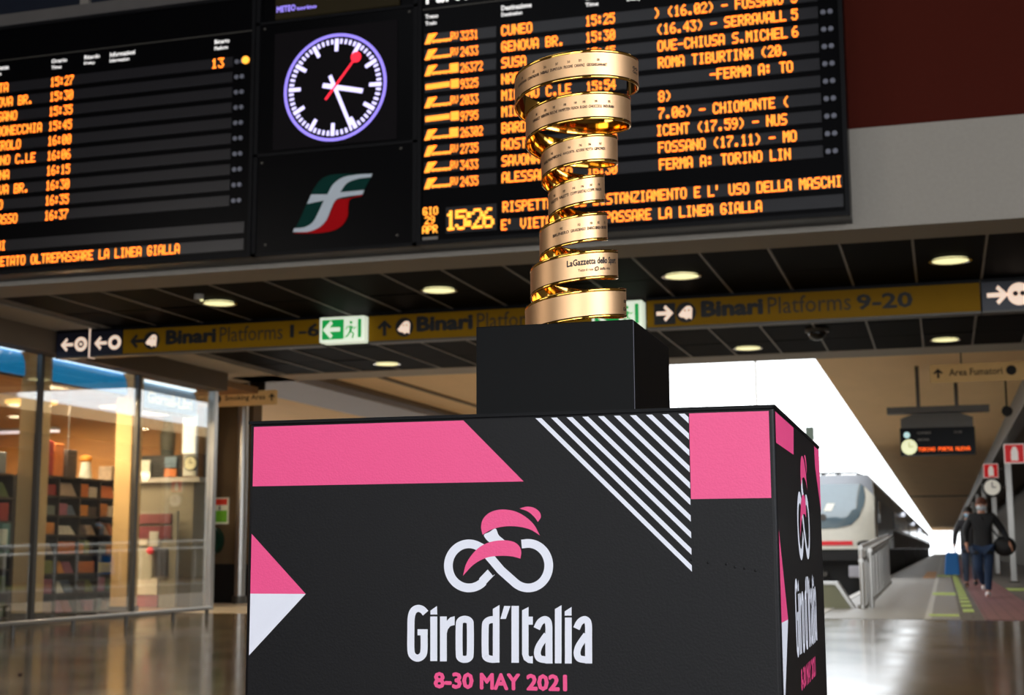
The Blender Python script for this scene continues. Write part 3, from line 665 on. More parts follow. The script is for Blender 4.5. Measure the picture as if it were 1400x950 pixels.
# engraved lettering wrapped on the ribbon
m_eng = mat('engraved_dark_brown', (52, 32, 18), .6)
def wrap(mb, s, turn, u0, u1, dz0, dz1, bold=0., squash=None):
    """text from angle u0 to u1 (degrees, positive = right) on the given turn"""
    vs, fs = textgeo(s, 0); x0 = min(v[0] for v in vs); x1 = max(v[0] for v in vs); y0 = min(0, min(v[1] for v in vs)); y1 = max(v[1] for v in vs)
    for i, (p, q) in enumerate([(0, 0)] if bold == 0 else [(bold, 0), (-bold, 0), (0, bold), (0, -bold)]):
        out = []
        for x, y in vs:
            a = u0+(x+p-x0)/(x1-x0)*(u1-u0); ss = turn-a/360
            out.append(tp(ss, rads(ss)+.0017+i*1e-5, dz0+(y+q-y0)/(y1-y0)*(dz1-dz0)))
        mb.add(out, fs)
WIN = {0: [('2014', 'QUINTANA', -66, -50), ('2015', 'CONTADOR', -48, -34), ('2016', 'NIBALI', -32, -24), ('2017', 'DUMOULIN', -22, -11), ('2018', 'FROOME', -9.5, -1.5), ('2019', 'CARAPAZ', 0, 9), ('2020', 'GEOGHEGANHART', 11, 30)],
       1: [('1985', 'HINAULT', -54, -42), ('1986', 'VISENTINI', -40, -29), ('1987', 'ROCHE', -27.5, -19), ('1988', 'HAMPSTEN', -17.5, -5), ('1989', 'FIGNON', -3.5, 4), ('1990', 'BUGNO', 5.5, 13), ('1991', 'CHIOCCIOLI', 14.5, 29), ('1992', 'INDURAIN', 31, 44)],
       2: [('1962', 'BALMAMION', -60, -22), ('1964', 'ANQUETIL', -19, -1), ('1965', 'ADORNI', 1, 13), ('1966', 'MOTTA', 15, 26), ('1967', 'GIMONDI', 28, 46)],
       3: [('1938', 'VALETTI', -62, -40), ('1939', 'VALETTI', -36, -15), ('1940', 'COPPI', -11, 2), ('1946', 'BARTALI', 4, 22), ('1947', 'COPPI', 24, 40), ('1948', 'MAGNI', 44, 62)],
       4: [('1922', 'BRUNERO', -40, -12), ('1923', 'GIRARDENGO', -9, 16), ('1924', 'ENRICI', 19, 33), ('1925', 'BINDA', 35, 48), ('1926', 'BRUNERO', 50, 70)]}
for k, L in WIN.items():
    for yr, nm, a, b in L:
        mb = MB(); mid = a+(b-a)*.55; hwid = 4.1*.12/rads(k)*.62
        wrap(mb, nm, k, a, b, -.0052, .0005, .035); wrap(mb, yr, k, mid-hwid/2*1.0, mid+hwid/2, .0052, .0100, .03)
        mb.build('engraving', m_eng, ribbon)
m_engb = mat('black_sponsor_lettering', (26, 18, 16), .55)
mb = MB(); wrap(mb, 'LaGazzetta dello Sport', 5, -12, 66, -.0025, .0135, .04); mb.build('sponsor_lettering', m_engb, ribbon)
mb = MB(); wrap(mb, 'Tutto il rosa', 5, 2, 22, -.0115, -.0065, .02); wrap(mb, 'della vita', 5, 32, 50, -.0115, -.0065, .02); mb.build('slogan_lettering', m_eng, ribbon)
mb = MB(); 
for i in range(12):
    a0, a1 = 2*pi*i/12, 2*pi*(i+1)/12
    q = []
    for r_, a in ((.0028, a0), (.0045, a0), (.0045, a1), (.0028, a1)):
        aa = 27+degs*r_*cos(a) if False else 27+math.degrees(r_*cos(a)/rads(5)); q.append(tp(5-aa/360, rads(5)+.0017, -.0088+r_*sin(a)))
    mb.add(q, [(0, 1, 2, 3)])
mb.build('slogan_roundel', m_engb, ribbon)
mb = MB(); wrap(mb, 'Giro', 6, 66, 82, -.016, -.009, .04); wrap(mb, 'oo', 6, 68, 80, .0, .006, .04); wrap(mb, 'oo', 0, 64, 76, .0, .006, .04); wrap(mb, 'Giro', 0, 64, 76, -.008, -.002, .04)
mb.build('event_engraving', m_eng, ribbon)

# ------------------------------------------------------------------ shop on the left
XG = -10.1
gm = glass_mat('shop_glass', (.97, .98, .97), .0, .5)
struct(B(-17, XG-.02, 11.2, 18.4, 0.0, .012).build('floor_shop', mat('shop_floor_tile', (140, 110, 76), .3)))
m_wood = mat('warm_wood_panel', (172, 120, 62), .6, var=.15, scale=3, stretch=(1, 1, 8))
struct(B(-17.2, -17, 11.2, 22, 0, 3.4).build('wall_shop_rear', m_wood))
struct(B(-17, -11.35, 20.2, 20.4, 0, 3.4).build('wall_shop_end', m_wood))
struct(B(-17, XG-.2, 11.2, 20.2, 3.3, 3.4).build('ceiling_shop', mat('shop_ceiling_paint', (136, 104, 72), .8)))
def down(name, loc, e, col, sz):
    o = area(name, loc, (loc[0], loc[1]+.001, 0), sz, sz, e, col); o.data.shape = 'DISK'
def pt(name, loc, e, col, r=.15):
    d = bpy.data.lights.new(name, 'POINT'); d.energy = e; d.color = col; d.shadow_soft_size = r
    o = bpy.data.objects.new(name, d); COL.objects.link(o); o.location = loc
shopw = thing('shop_glazing', (XG, 15, 0), 'tall glass shopfront with grey steel mullions at left', 'shop window')
for y0, y1 in ((11.3, 12.08), (12.1, 14.2), (14.26, 16.36), (16.41, 18.36)):
    B(XG-.01, XG, y0, y1, .05, 3.14).build('glass_pane', gm, shopw)
for y in (12.09, 14.27, 16.395): B(XG-.05, XG+.015, y-.03, y+.03, 0, 3.14).build('mullion', m_dsteel, shopw)
B(XG-.05, XG+.05, 18.36, 18.46, 0, 3.14).build('end_post', m_steel, shopw)
B(XG-.05, XG+.03, 11.3, 18.36, 0, .05).build('sill', m_dsteel, shopw)
sg2 = thing('side_glass', (-10.75, 18.42, 0), 'clear return pane closing the shop corner behind the newspaper stand', 'glass')
B(-11.3, XG-.06, 18.4, 18.43, .0, 2.99).build('glass_pane', gm, sg2)
for y, lb in ((14.5, 'cream square column inside the shop, left one'), (16.56, 'cream square column inside the shop between shelves and newspaper rack')):
    c = thing('shop_column', (XG-.25, y, 0), lb, 'column'); B(XG-.36, XG-.12, y-.11, y+.15, 0, 3.3).build('shaft', m_cream, c)
    B(XG-.38, XG-.1, y-.13, y+.17, 0, .12).build('plinth_block', m_dsteel, c)
# blue fascia with a lit cove above it
def blue(y0, y1, z0, z1, label, x=XG-.22, mt=None):
    t = thing('shop_fascia', (x, (y0+y1)/2, z0), label, 'fascia', None); mb = MB(); n = 8
    for i in range(n):
        a, b = pi/2*i/n, pi/2*(i+1)/n
        P = [(x-.1+.14*cos(g-.2), z0+(z1-z0)*sin(g)) for g in (a, b)]
        mb.add([(P[0][0], y0, P[0][1]), (P[0][0], y1, P[0][1]), (P[1][0], y1, P[1][1]), (P[1][0], y0, P[1][1])], [(0, 1, 2, 3)])
    mb.build('curved_panel', mt or mat('blue_fascia_glow', (16, 132, 190), .35, emit=.7), t, smooth=True)  # emission in the panel colour stands in for cove light falling on it
    B(x-.12, x+.02, y0, y1, z0-.02, z0).build('lower_edge', m_dsteel, t)
    for q in (y0+.2, y1-.2): MB().cyl((x-.1, q, z0), (x-.1, q, 3.31), .012, 8).build('hanger', m_dsteel, t)
    return t
fs1 = blue(11.3, 14.2, 2.88, 3.18, 'curved blue fascia band inside the shop, at left frame edge')
fs2 = blue(14.65, 16.4, 2.88, 3.18, 'curved blue fascia band inside the shop, between the two cream columns')
fs3 = blue(16.8, 18.25, 2.76, 3.14, 'pale blue fascia lettered Giornali-Libri behind the right glass pane', mt=mat('pale_blue_fascia_glow', (96, 140, 168), .4, emit=.4))
GF = Frame((XG-.17, 0, 0), YU, ZU, XU)
mb = MB(); text_on(mb, 'Giornali-Libri', GF, 16.9, 18.1, 2.83, 3.0, .0, .03); mb.build('fascia_lettering', mat('cream_sign_letter', (232, 222, 190), .5, emit=.5), fs3)
for y0, y1 in ((11.3, 14.2), (14.65, 16.4), (16.8, 18.25)):
    B(XG-.26, XG-.20, y0, y1, (3.17 if y0 < 16 else 3.12), (3.20 if y0 < 16 else 3.15)).build('cove_tube', mat('lit_cove_tube', (230, 244, 255), .5, emit=2.2), {11.3: fs1, 14.65: fs2, 16.8: fs3}[y0])
# ceiling lamps in the shop
sl = None
for x, y, lb in ((-13.2, 15.6, 'lit amber ceiling light in the shop, upper of two near the left column'), (-12.4, 17.3, 'lit amber ceiling light in the shop just right of the left column'), (-11.9, 14.3, 'lit amber ceiling light in the shop at left frame edge')):
    if sl is None:
        sl = thing('ceiling_lamp', (x, y, 2.94), lb, 'lamp', 'amber ceiling lights in the shop')
        MB().cyl((x, y, 2.93), (x, y, 2.965), .36, 28).build('lamp_dish', mat('lit_amber_lamp', (255, 196, 96), .5, emit=1.5), sl)
        MB().cyl((x, y, 2.965), (x, y, 3.3), .06, 16).build('mount', m_dsteel, sl)
    else: copy_tree(sl, (x, y, 2.94), lb)
for x, y in ((-13.2, 15.6), (-12.4, 17.3), (-11.9, 14.3), (-11.3, 17.9), (-13.5, 18.8), (-10.75, 15.4)): down('shop_bulb_and_fill', (x, y, 2.9), 110 if x < -11 else 130, (1, .76, .46), .6)  # last one has no dish: added fill that brightens the cream columns
tb = thing('tube_lamp', (-14.6, 18, 2.75), 'slim lit white tube lamp hanging across the shop ceiling', 'lamp')
B(-15.6, -12.75, 18.42, 18.52, 2.62, 2.66).build('tube', mat('lit_white_tube', (225, 220, 235), .5, emit=.9), tb)
B(-15.6, -12.75, 18.4, 18.54, 2.66, 2.70).build('tube_housing', m_steel, tb)
for x in (-15.2, -13.1): MB().cyl((x, 18.47, 2.7), (x, 18.47, 3.3), .01, 8).build('cord', m_ink, tb)
pn = thing('pendant_lamp', (-11.9, 17.0, 2.3), 'small glowing globe pendant hanging over the dark shelves', 'lamp')
PX, PY = -11.83, 17.4
MB().ball((PX, PY, 2.11), .085, .085, .062, 16, 10).build('globe', mat('lit_globe', (255, 232, 186), .4, emit=2.2), pn, smooth=True)
MB().cyl((PX, PY, 2.17), (PX, PY, 2.27), .04, 12, .015).build('lamp_cap', m_chrome, pn); MB().cyl((PX, PY, 2.27), (PX, PY, 3.3), .007, 8).build('cord', m_steel, pn)
pt('pendant_bulb', (PX, PY, 2.0), 20, (1, .8, .5), .08)

# shelving along the glass: two bookcases and their wares
m_shelf = mat('dark_shelf_board', (20, 17, 16), .5)
PAL = [(196, 104, 30), (210, 190, 60), (150, 40, 40), (190, 190, 180), (60, 90, 50), (90, 110, 130), (196, 110, 50), (170, 150, 130), (230, 220, 200), (120, 130, 60), (160, 90, 110), (70, 60, 56), (206, 130, 40), (110, 120, 110)]
m_goods = [mat('goods_print_%d' % i, c, .6, var=.45, scale=22) for i, c in enumerate(PAL)]
CN = ['orange', 'yellow', 'dark red', 'pale grey', 'green', 'slate blue', 'rust', 'taupe', 'cream', 'olive', 'dusty pink', 'dark brown', 'amber', 'grey-green']
def bookcase(y0, y1, cols, zt, label, rows, backc):
    x0, x1 = -10.98, -10.62
    t = thing('bookcase', ((x0+x1)/2, (y0+y1)/2, 0), label, 'shelving')
    cw = (y1-y0)/cols
    for i in range(cols+1): B(x0, x1, y0+i*cw-.012, y0+i*cw+.012, .013, zt).build('upright', m_shelf, t)
    for j in range(rows+1): 
        z = .06+(zt-.06)*j/rows; B(x0, x1, y0, y1, z-.012, z+.012).build('shelf', m_shelf, t)
    B(x0-.01, x0, y0, y1, .013, zt).build('back_panel', backc, t)
    return t
def stock(y0, y1, cols, zt, rows, grp, where, tops=True):
    cw = (y1-y0)/cols; rn = ['bottom', 'second-lowest', 'third-lowest', 'middle', 'third-highest', 'second-highest', 'top']
    for i in range(cols):
        for j in range(rows):
            z = .06+(zt-.06)*j/rows+.0125; h = (zt-.06)/rows-.05
            n = random.choice((1, 2, 2, 3)); yy = y0+i*cw+.03; av = cw-.06
            for k in range(n):
                ww = av/n-.015; hh = h*random.uniform(.55, .95); ci = random.randrange(len(PAL)); dp = random.uniform(.15, .27)
                col_w = 'column %s' % ('one', 'two', 'three', 'four', 'five', 'six')[i]
                o = MB(); ya = yy+k*(av/n)
                kind = random.random()
                if kind < .6: o.box(-10.66-dp, -10.64, ya, ya+ww, z, z+hh); nm, ct = 'magazine_pack', 'magazines'
                else:
                    nm, ct = 'packet', 'packet'
                    o.add([(-10.66-dp, ya, z), (-10.64, ya, z), (-10.64, ya+ww, z), (-10.66-dp, ya+ww, z), (-10.62-dp, ya+ww*.1, z+hh), (-10.70, ya+ww*.1, z+hh), (-10.70, ya+ww*.9, z+hh), (-10.62-dp, ya+ww*.9, z+hh)],
                          [(0,3,2,1),(4,5,6,7),(0,1,5,4),(1,2,6,5),(2,3,7,6),(3,0,4,7)])
                ob = o.build(nm, m_goods[ci], None, bevel=.006, seg=1)
                rw = ['bottom', 'second', 'third', 'fourth', 'fifth', 'sixth', 'seventh', 'eighth'][j]
                pos = ['', 'left ', 'right ', 'inner '][k+1] if n > 1 else ''
                tag(ob, '%s %s, %s%s row up, %s, %s' % (CN[ci], nm.replace('_', ' '), pos, rw, col_w, where), ct, grp)
bookcase(15.02, 17.3, 5, 1.76, 'black cubbyhole shelving full of goods behind the middle glass pane', 7, mat('orange_shelf_back', (190, 100, 24), .6, var=.2))
stock(15.02, 17.3, 5, 1.76, 7, 'goods in the black cubbyhole shelving', 'middle shop shelving')
bookcase(12.6, 14.55, 3, 1.74, 'dark shelving of magazines at the left frame edge behind glass', 6, mat('olive_shelf_back', (120, 100, 60), .6, var=.2))
stock(12.6, 14.55, 3, 1.74, 6, 'goods on the dark magazine shelving', 'left shop shelving')
# things on top of the cases
def topbox(y0, y1, z0, h, ci, nm, lb, ct, x=-10.8, d=.2):
    o = B(x-d/2, x+d/2, y0, y1, z0, z0+h).build(nm, m_goods[ci], None, bevel=.008, seg=1); tag(o, lb, ct)
for k, (y0, y1, h, ci, lb) in enumerate(((15.04, 15.22, .42, 4, 'green tall carton standing on the cubbyhole shelving, at its left end'), (15.24, 15.44, .44, 2, 'dark red carton on the cubbyhole shelving beside the green one'),
     (15.46, 15.66, .42, 6, 'rust carton on the cubbyhole shelving, third from its left end'), (15.74, 15.95, .36, 11, 'dark brown carton on top of the cubbyhole shelving under the pendant'), (16.75, 17.1, .2, 7, 'taupe low basket box at right end of the shelving top'))):
    topbox(y0, y1, 1.772, h, ci, 'carton', lb, 'box')
ow = thing('white_figurine', (-10.8, 16.3, 1.774), 'slim white figurine with amber cap on the cubbyhole shelving top', 'figurine')
MB().cyl((-10.8, 16.3, 1.776), (-10.8, 16.3, 2.0), .09, 14, .06).build('figure_body', m_goods[3], ow); MB().ball((-10.8, 16.3, 2.04), .08, .08, .06).build('cap', m_goods[12], ow)
for k, (y0, y1, h, ci, lb) in enumerate(((13.5, 13.72, .2, 10, 'dusty pink box on top of the left shelving'), (13.76, 13.98, .26, 3, 'pale grey bag box on top of the left shelving'), (14.0, 14.15, .3, 12, 'amber bottle box on top of the left shelving'), (14.2, 14.5, .26, 5, 'slate blue box on the left shelving beside the column'))):
    topbox(y0, y1, 1.752, h, ci, 'carton', lb, 'box')
# second blurred row of shelving and a lit menu board deeper in the shop
mnb = thing('wall_menu', (-13, 20.15, 2.1), 'small dark menu board with cream lettering on the rear shop wall', 'board')
B(-12.6, -11.8, 20.12, 20.2, 1.75, 2.25).build('board', m_shelf, mnb)
mb = MB(); text_on(mb, 'Caffe', wallframe(20.12), -12.5, -12.0, 2.05, 2.17, .003, .03); mb.build('board_lettering', m_icon, mnb); mb = MB(); text_on(mb, 'Bar', wallframe(20.12), -12.2, -11.9, 1.85, 1.98, .003, .03); mb.build('board_lettering', m_icon, mnb)
# right pane: figure poster, counter, newspaper stand, solid stand-ins for a mirrored clock and mirrored daylight
YP = 19.0; PF = wallframe(YP)
def poly_thing(name, pts, Y, mtl, lb, ct, th=.02):
    F = wallframe(Y); t = MB().prism([F.uv(*p) for p in pts], F.P, XU, ZU, -YU, -th, 0).build(name, mtl); tag(t, lb, ct); return t
cab = thing('shop_counter', (-11.2, 19.2, 0), 'shop counter with dark display case behind the right glass pane', 'counter')
B(-12.0, -10.75, 19.05, 19.6, 0, 1.9).build('carcass', mat('counter_grey', (128, 120, 104), .6), cab)
B(-11.65, -10.95, 19.0, 19.05, 1.93, 2.27).build('display_case', m_shelf, cab)
B(-11.75, -10.6, 18.95, 19.3, 1.86, 1.93).build('counter_ledge', mat('pale_ledge', (176, 170, 165), .5), cab)
dp = thing('dark_statue', (-11.25, 19.15, 2.27), 'dark hooded statuette standing on the case behind the right pane', 'statuette')
nn = 14; pf_ = [(.11, 2.27), (.12, 2.42), (.13, 2.6), (.09, 2.68), (.08, 2.78), (.05, 2.88), (.008, 2.96)]
mb = MB(); V_ = []
for r, z in pf_: V_ += [(-11.24+r*cos(2*pi*i/nn), 19.1+r*.6*sin(2*pi*i/nn), z) for i in range(nn)]
mb.add(V_, [(k*nn+i, k*nn+(i+1) % nn, (k+1)*nn+(i+1) % nn, (k+1)*nn+i) for k in range(len(pf_)-1) for i in range(nn)]); mb.build('robe', mat('dark_green_robe', (34, 38, 30), .6), dp, smooth=True)
MB().ball((-11.24, 19.03, 2.72), .035, .03, .045).build('face', mat('statue_face', (90, 70, 50), .6), dp, smooth=True)
for x0, x1, z0, z1, ci, lb in ((-11.62, -11.45, 1.95, 2.2, 3, 'pale book standing left in the display case'), (-11.2, -11.0, 2.08, 2.24, 5, 'slate blue book in the display case behind glass'), (-11.2, -11.0, 1.94, 2.06, 6, 'rust book lying low in the display case')):
    tag(B(x0, x1, 18.96, 18.995, z0, z1).build('book', m_goods[ci]), lb, 'book')
lp = thing('daylight_reflection', (-10.75, 18.9, 2.3), 'bright white upright reflection of daylight in the right glass pane', 'reflection')  # glowing solid panel stands in for daylight mirrored in the glass
B(-10.86, -10.66, 18.88, 18.93, 2.28, 2.86).build('lit_face', mat('daylight_reflection_white', (250, 246, 235), .5, emit=1.1), lp); B(-10.87, -10.65, 18.93, 18.98, 1.94, 2.88).build('backing', m_steel, lp)
rc = thing('clock_reflection', (-10.7, 18.85, 2.15), 'small round cream clock reflection under the white daylight reflection', 'clock')  # modelled clock stands in for one mirrored in the glass
MB().cyl((-10.7, 18.85, 2.13), (-10.7, 18.9, 2.13), .115, 24).build('clock_case', m_dsteel, rc); MB().cyl((-10.7, 18.84, 2.13), (-10.7, 18.85, 2.13), .095, 24).build('clock_face', mat('cream_dial', (210, 204, 170), .5, emit=.2), rc)
MB().box(-10.705, -10.695, 18.83, 18.84, 2.13, 2.2).box(-10.7, -10.65, 18.83, 18.84, 2.125, 2.135).build('clock_hands', m_ink, rc)
ns = thing('newspaper_stand', (-11.2, 18.8, 0), 'newspaper stand of maroon and white panels behind the right pane', 'stand')
B(-11.62, -10.82, 18.72, 18.78, .02, 1.42).build('stand_frame', mat('stand_grey', (138, 134, 122), .6), ns)
for x0, x1, z0, z1, c, nm in ((-11.5, -10.9, 1.22, 1.36, (120, 62, 66), 'header_panel'), (-11.5, -10.9, 1.0, 1.18, (110, 44, 54), 'maroon_panel'), (-11.93, -11.65, 1.0, 1.36, (176, 160, 30), 'yellow_panel'), (-11.93, -11.65, .5, .98, (150, 148, 134), 'newspaper_sheet'), (-11.55, -11.3, .9, 1.15, (196, 190, 176), 'newspaper_sheet'), (-11.25, -11.1, .88, 1.1, (176, 178, 174), 'newspaper_sheet'),
     (-11.6, -11.2, .4, .85, (176, 174, 162), 'newspaper_sheet'), (-11.15, -10.95, .45, .85, (52, 52, 60), 'dark_panel'), (-11.6, -11.1, .18, .42, (214, 208, 198), 'newspaper_sheet'), (-11.6, -11.1, .0, .17, (150, 74, 76), 'pink_panel')):
    B(x0, x1, 18.70-random.uniform(0, .03), 18.72, z0+.02, z1+.02).build(nm, mat('stand_print_%d_%d' % (c[0], c[1]), c, .6, var=.12, scale=12), ns)
tag(MB().ball((-11.2, 18.63, .84), .055, .055, .055, 16, 10).build('red_ball', mat('red_plastic', (235, 40, 50), .35, emit=.3), None, smooth=True), 'small bright red ball hung before the newspaper stand', 'ball')

# low guard rail before the shop
gr = thing('guard_rail', (-8.65, 13.5, 0), 'low steel guard rail on short posts before the shopfront', 'railing')
B(-8.69, -8.63, 9.5, 15.85, .125, .16).build('rail', m_steel, gr, bevel=.006)
for y in (9.9, 10.9, 11.95, 12.95, 13.95, 14.95, 15.75): MB().cyl((-8.66, y, 0), (-8.66, y, .13), .022, 10).build('post', m_dsteel, gr)
tag(MB().ball((-6.03, 8.42, .006), .018, .014, .006, 10, 6).build('dropped_scrap', mat('brown_scrap', (56, 30, 20), .8)), 'tiny dark scrap lying on the hall floor at lower left', 'litter')

# ------------------------------------------------------------------ behind the passage, left
bw = struct(B(-13, -10.78, 21.0, 21.3, .62, 3.9).build('wall_rear', m_brown)); struct(B(-13, -10.76, 20.97, 21.3, 0, .62).build('baseboard_rear', m_ink))
stc = thing('steel_column', (-10.86, 20.85, 0), 'polished steel column at the end of the brown wall, left of the stand', 'column')
MB().cyl((-10.86, 20.8, .0), (-10.86, 20.8, 3.9), .085, 24).build('shaft', m_steel, stc, smooth=False); MB().cyl((-10.86, 20.8, 0), (-10.86, 20.8, .12), .12, 24).build('foot_collar', m_dsteel, stc)
ps = thing('notice_poster', (-11.35, 20.98, 1.27), 'small red, white and green notice on the brown rear wall', 'notice')
B(-11.51, -11.19, 20.975, 20.995, 1.27, 1.7).build('sheet', mat('notice_cream', (226, 220, 190), .6, emit=.12), ps)
B(-11.49, -11.21, 20.968, 20.975, 1.58, 1.68).build('red_header', mat('notice_red', (206, 54, 34), .6, emit=.12), ps); B(-11.49, -11.21, 20.968, 20.975, 1.3, 1.49).build('green_field', mat('notice_green', (104, 166, 40), .6, emit=.12), ps)
mb = MB(); text_on(mb, 'i', wallframe(20.97), -11.36, -11.33, 1.5, 1.57, .003, .03); mb.build('notice_lettering', m_ink2, ps)
fe = thing('defibrillator_case', (-11.4, 20.9, .8), 'dark green rounded emergency case with white mark on the rear wall', 'case')
mb = MB(); F = wallframe(20.8); mb.prism([(-11.39+.16*cos(t)*(1 if abs(cos(t)) < .5 else .9), 1.0+.21*sin(t)) for t in [2*pi*i/20 for i in range(20)]], F.P, XU, ZU, -YU, -.17, 0); mb.build('shell', mat('dark_green_plastic', (12, 58, 46), .3), fe)
MB().prism([(-11.42+a, 1.1+b) for a, b in disc(.05)], F.P, XU, ZU, -YU, 0, .008).build('white_mark', m_ewhite, fe); MB().prism([(-11.42+a, .95+b) for a, b in disc(.055)], F.P, XU, ZU, -YU, 0, .006).build('amber_window', m_goods[12], fe)
ls = thing('hanging_sign', (-10.9, 21, 3.2), 'tan hanging Area Fumatori Smoking Area sign, left of the display stand', 'sign')
B(-12.6, -10.0, 20.2, 20.28, 3.12, 3.35).build('sign_face', mat('tan_sign', (196, 160, 104), .6, emit=.12), ls)
LF = wallframe(20.2); mb = MB(); text_on(mb, 'Area Fumatori', LF, -12.3, -11.22, 3.18, 3.29, .004, .02, base=0.); mb.build('sign_lettering', m_ink2, ls); mb = MB(); text_on(mb, 'Smoking Area', LF, -10.88, -10.17, 3.18, 3.29, .004, .02); mb.build('sign_lettering', m_ink2, ls)
MB().prism([(-11.02+a, 3.235+b) for a, b in disc(.07)], LF.P, XU, ZU, -YU, 0, .005).build('smoking_disc', m_ink, ls); MB().prism([(-10.06+a, 3.235+b) for a, b in arrow(.06, -pi/2)], LF.P, XU, ZU, -YU, 0, .005).build('arrow', m_ink, ls)
for x in (-12.2, -10.5): MB().cyl((x, 20.24, 3.35), (x, 20.24, 3.8), .012, 8).build('hanger', m_dsteel, ls)
for i, (x0, x1) in enumerate(((-11.5, -11.1), (-11.05, -10.65), (-10.6, -10.35))):
    lv = B(x0, x1, 20.5, 20.55, 3.38, 3.61).build('vent_grille', mat('dark_vent', (26, 18, 16), .6)); tag(lv, 'dark slatted vent above the tan smoking sign, %s of three' % ('left', 'middle', 'right')[i], 'vent')
# left platform canopy
lc = struct(B(-20, -6.1, 19.6, 200, 3.8, 4.1).build('ceiling_platform_left', m_canopy))
struct(MB().box(-11.6, -10.2, 19.6, 200, 3.62, 3.8).build('trim_4', mat('grey_duct', (150, 146, 150), .5)))
struct(MB().box(-10.2, -10.05, 19.6, 200, 3.74, 3.8).build('trim_5', m_brown))
struct(MB().box(-9.2, -9.1, 19.6, 200, 3.77, 3.8).build('trim_6', m_brown))
struct(B(-20, -11.3, 60, 61, -.2, 3.8).build('wall_far_left', m_cream))

# ------------------------------------------------------------------ right platform, outdoors
gd = struct(B(-60, 60, 17.45, 420, -1.6, -1.2).build('floor_track_bed', mat('dark_ballast', (164, 154, 142), .9, var=.4, scale=3, bump=.6)))
def plat_mat(name, c1, c2, bw_, bh, mort):
    M = bpy.data.materials.new(name); M.use_nodes = True; nt = M.node_tree; b = nt.nodes['Principled BSDF']
    tc = nt.nodes.new('ShaderNodeTexCoord'); br = nt.nodes.new('ShaderNodeTexBrick'); br.offset = .5
    br.inputs['Scale'].default_value = 1; br.inputs['Brick Width'].default_value = bw_; br.inputs['Row Height'].default_value = bh; br.inputs['Mortar Size'].default_value = .012
    for k, c in (('Color1', c1), ('Color2', c2), ('Mortar', mort)): br.inputs[k].default_value = (*lin(c), 1)
    nt.links.new(tc.outputs['Object'], br.inputs['Vector']); nt.links.new(br.outputs[0], b.inputs['Base Color']); b.inputs['Roughness'].default_value = .5
    bp = nt.nodes.new('ShaderNodeBump'); bp.inputs['Strength'].default_value = .3; bp.inputs['Distance'].default_value = .01; bp.invert = True
    nt.links.new(br.outputs[1], bp.inputs['Height']); nt.links.new(bp.outputs[0], b.inputs['Normal']); return M
pf = struct(B(-1.6, 9, 17.45, 260, -1.2, -.002).build('floor_platform', plat_mat('grey_platform_paving', (116, 110, 102), (100, 94, 88), .6, .6, (70, 66, 60))))
struct(B(-20, -6.3, 17.45, 260, -1.2, -.002).build('floor_platform_left', mat('pale_platform_concrete', (196, 184, 166), .6)))
struct(B(-6.3, -1.6, 17.45, 18.4, -1.2, -.002).build('floor_buffer_end', mat('pale_concrete', (190, 190, 190), .5)))
B(-1.6, .15, 17.5, 150, -.002, .003).build('platform_margin', mat('lighter_platform_paving', (150, 146, 140), .45, var=.1, scale=2), pf)
B(-.26, -.18, 17.5, 150, .003, .006).build('white_line', mat('worn_white_paint', (190, 186, 178), .6), pf)
B(.42, 1.15, 17.5, 150, -.001, .005).build('pink_paving', plat_mat('pink_tactile_paving', (150, 104, 104), (134, 90, 92), .3, .3, (92, 64, 64)), pf)
m_gm = mat('lime_floor_marking', (186, 204, 112), .6)
y = 19.6
k = 0
while y < 75:
    B(.2, .34, y, y+1.0, .003, .008).build('tactile_guide', m_gm, pf); y += 1.65
for x0, x1, yy, dd in ((-.22, .14, 18.35, .5), (-.24, .16, 26.6, 1.6), (-.24, .16, 44, 3), (1.18, 1.75, 29.5, 1.9), (1.3, 1.8, 19.5, .8)): B(x0, x1, yy, yy+dd, .0035, .009).build('floor_marking', m_gm, pf)
B(-.62, -.28, 42, 54, .0035, .009).build('orange_marking', mat('orange_floor_marking', (206, 150, 96), .6), pf)
B(-1.62, -1.5, 17.5, 260, .0, .012).build('edge_coping', mat('pale_coping', (196, 192, 186), .6), pf)
for xr in (-2.58, -4.02): B(xr-.035, xr+.035, 18.4, 260, -1.2, -1.05).build('rail', m_dsteel, gd)

# canopy of the right platform
rcn = struct(B(-1.82, 1.5, 19.6, 250, 3.8, 4.05).build('ceiling_platform_right', m_canopy))
y = 24
while y < 110:
    B(-1.8, 1.5, y, y+.16, 3.74, 3.8).build('canopy_rib', m_fascia if int(y) % 3 else m_dsteel, rcn) if 80 < y < 90 else None
    y += 12
struct(B(1.47, 1.72, 19.6, 250, 3.35, 4.05).build('trim_7', m_dsteel))
struct(B(1.72, 9, 19.6, 250, 3.7, 4.05).build('ceiling_platform_far', mat('dark_canopy_ceiling', (92, 80, 66), .7)))
struct(B(3.6, 3.9, 19.6, 250, 0, 3.7).build('wall_platform', mat('grey_brown_wall', (104, 96, 86), .7)))
for i in range(12):
    y = 26+i*11
    c = thing('canopy_column', (1.6, y, 0), 'grey steel column under the right canopy beam, %s one along the platform' % ('nearest', 'second', 'third', 'fourth', 'fifth', 'sixth', 'seventh', 'eighth', 'ninth', 'tenth', 'eleventh', 'farthest')[i], 'column', 'steel columns along the right platform')
    B(1.53, 1.67, y-.1, y+.1, .03, 3.35).build('shaft', m_steel, c, bevel=.01); B(1.48, 1.72, y-.15, y+.15, 0, .03).build('base_plate', m_dsteel, c)
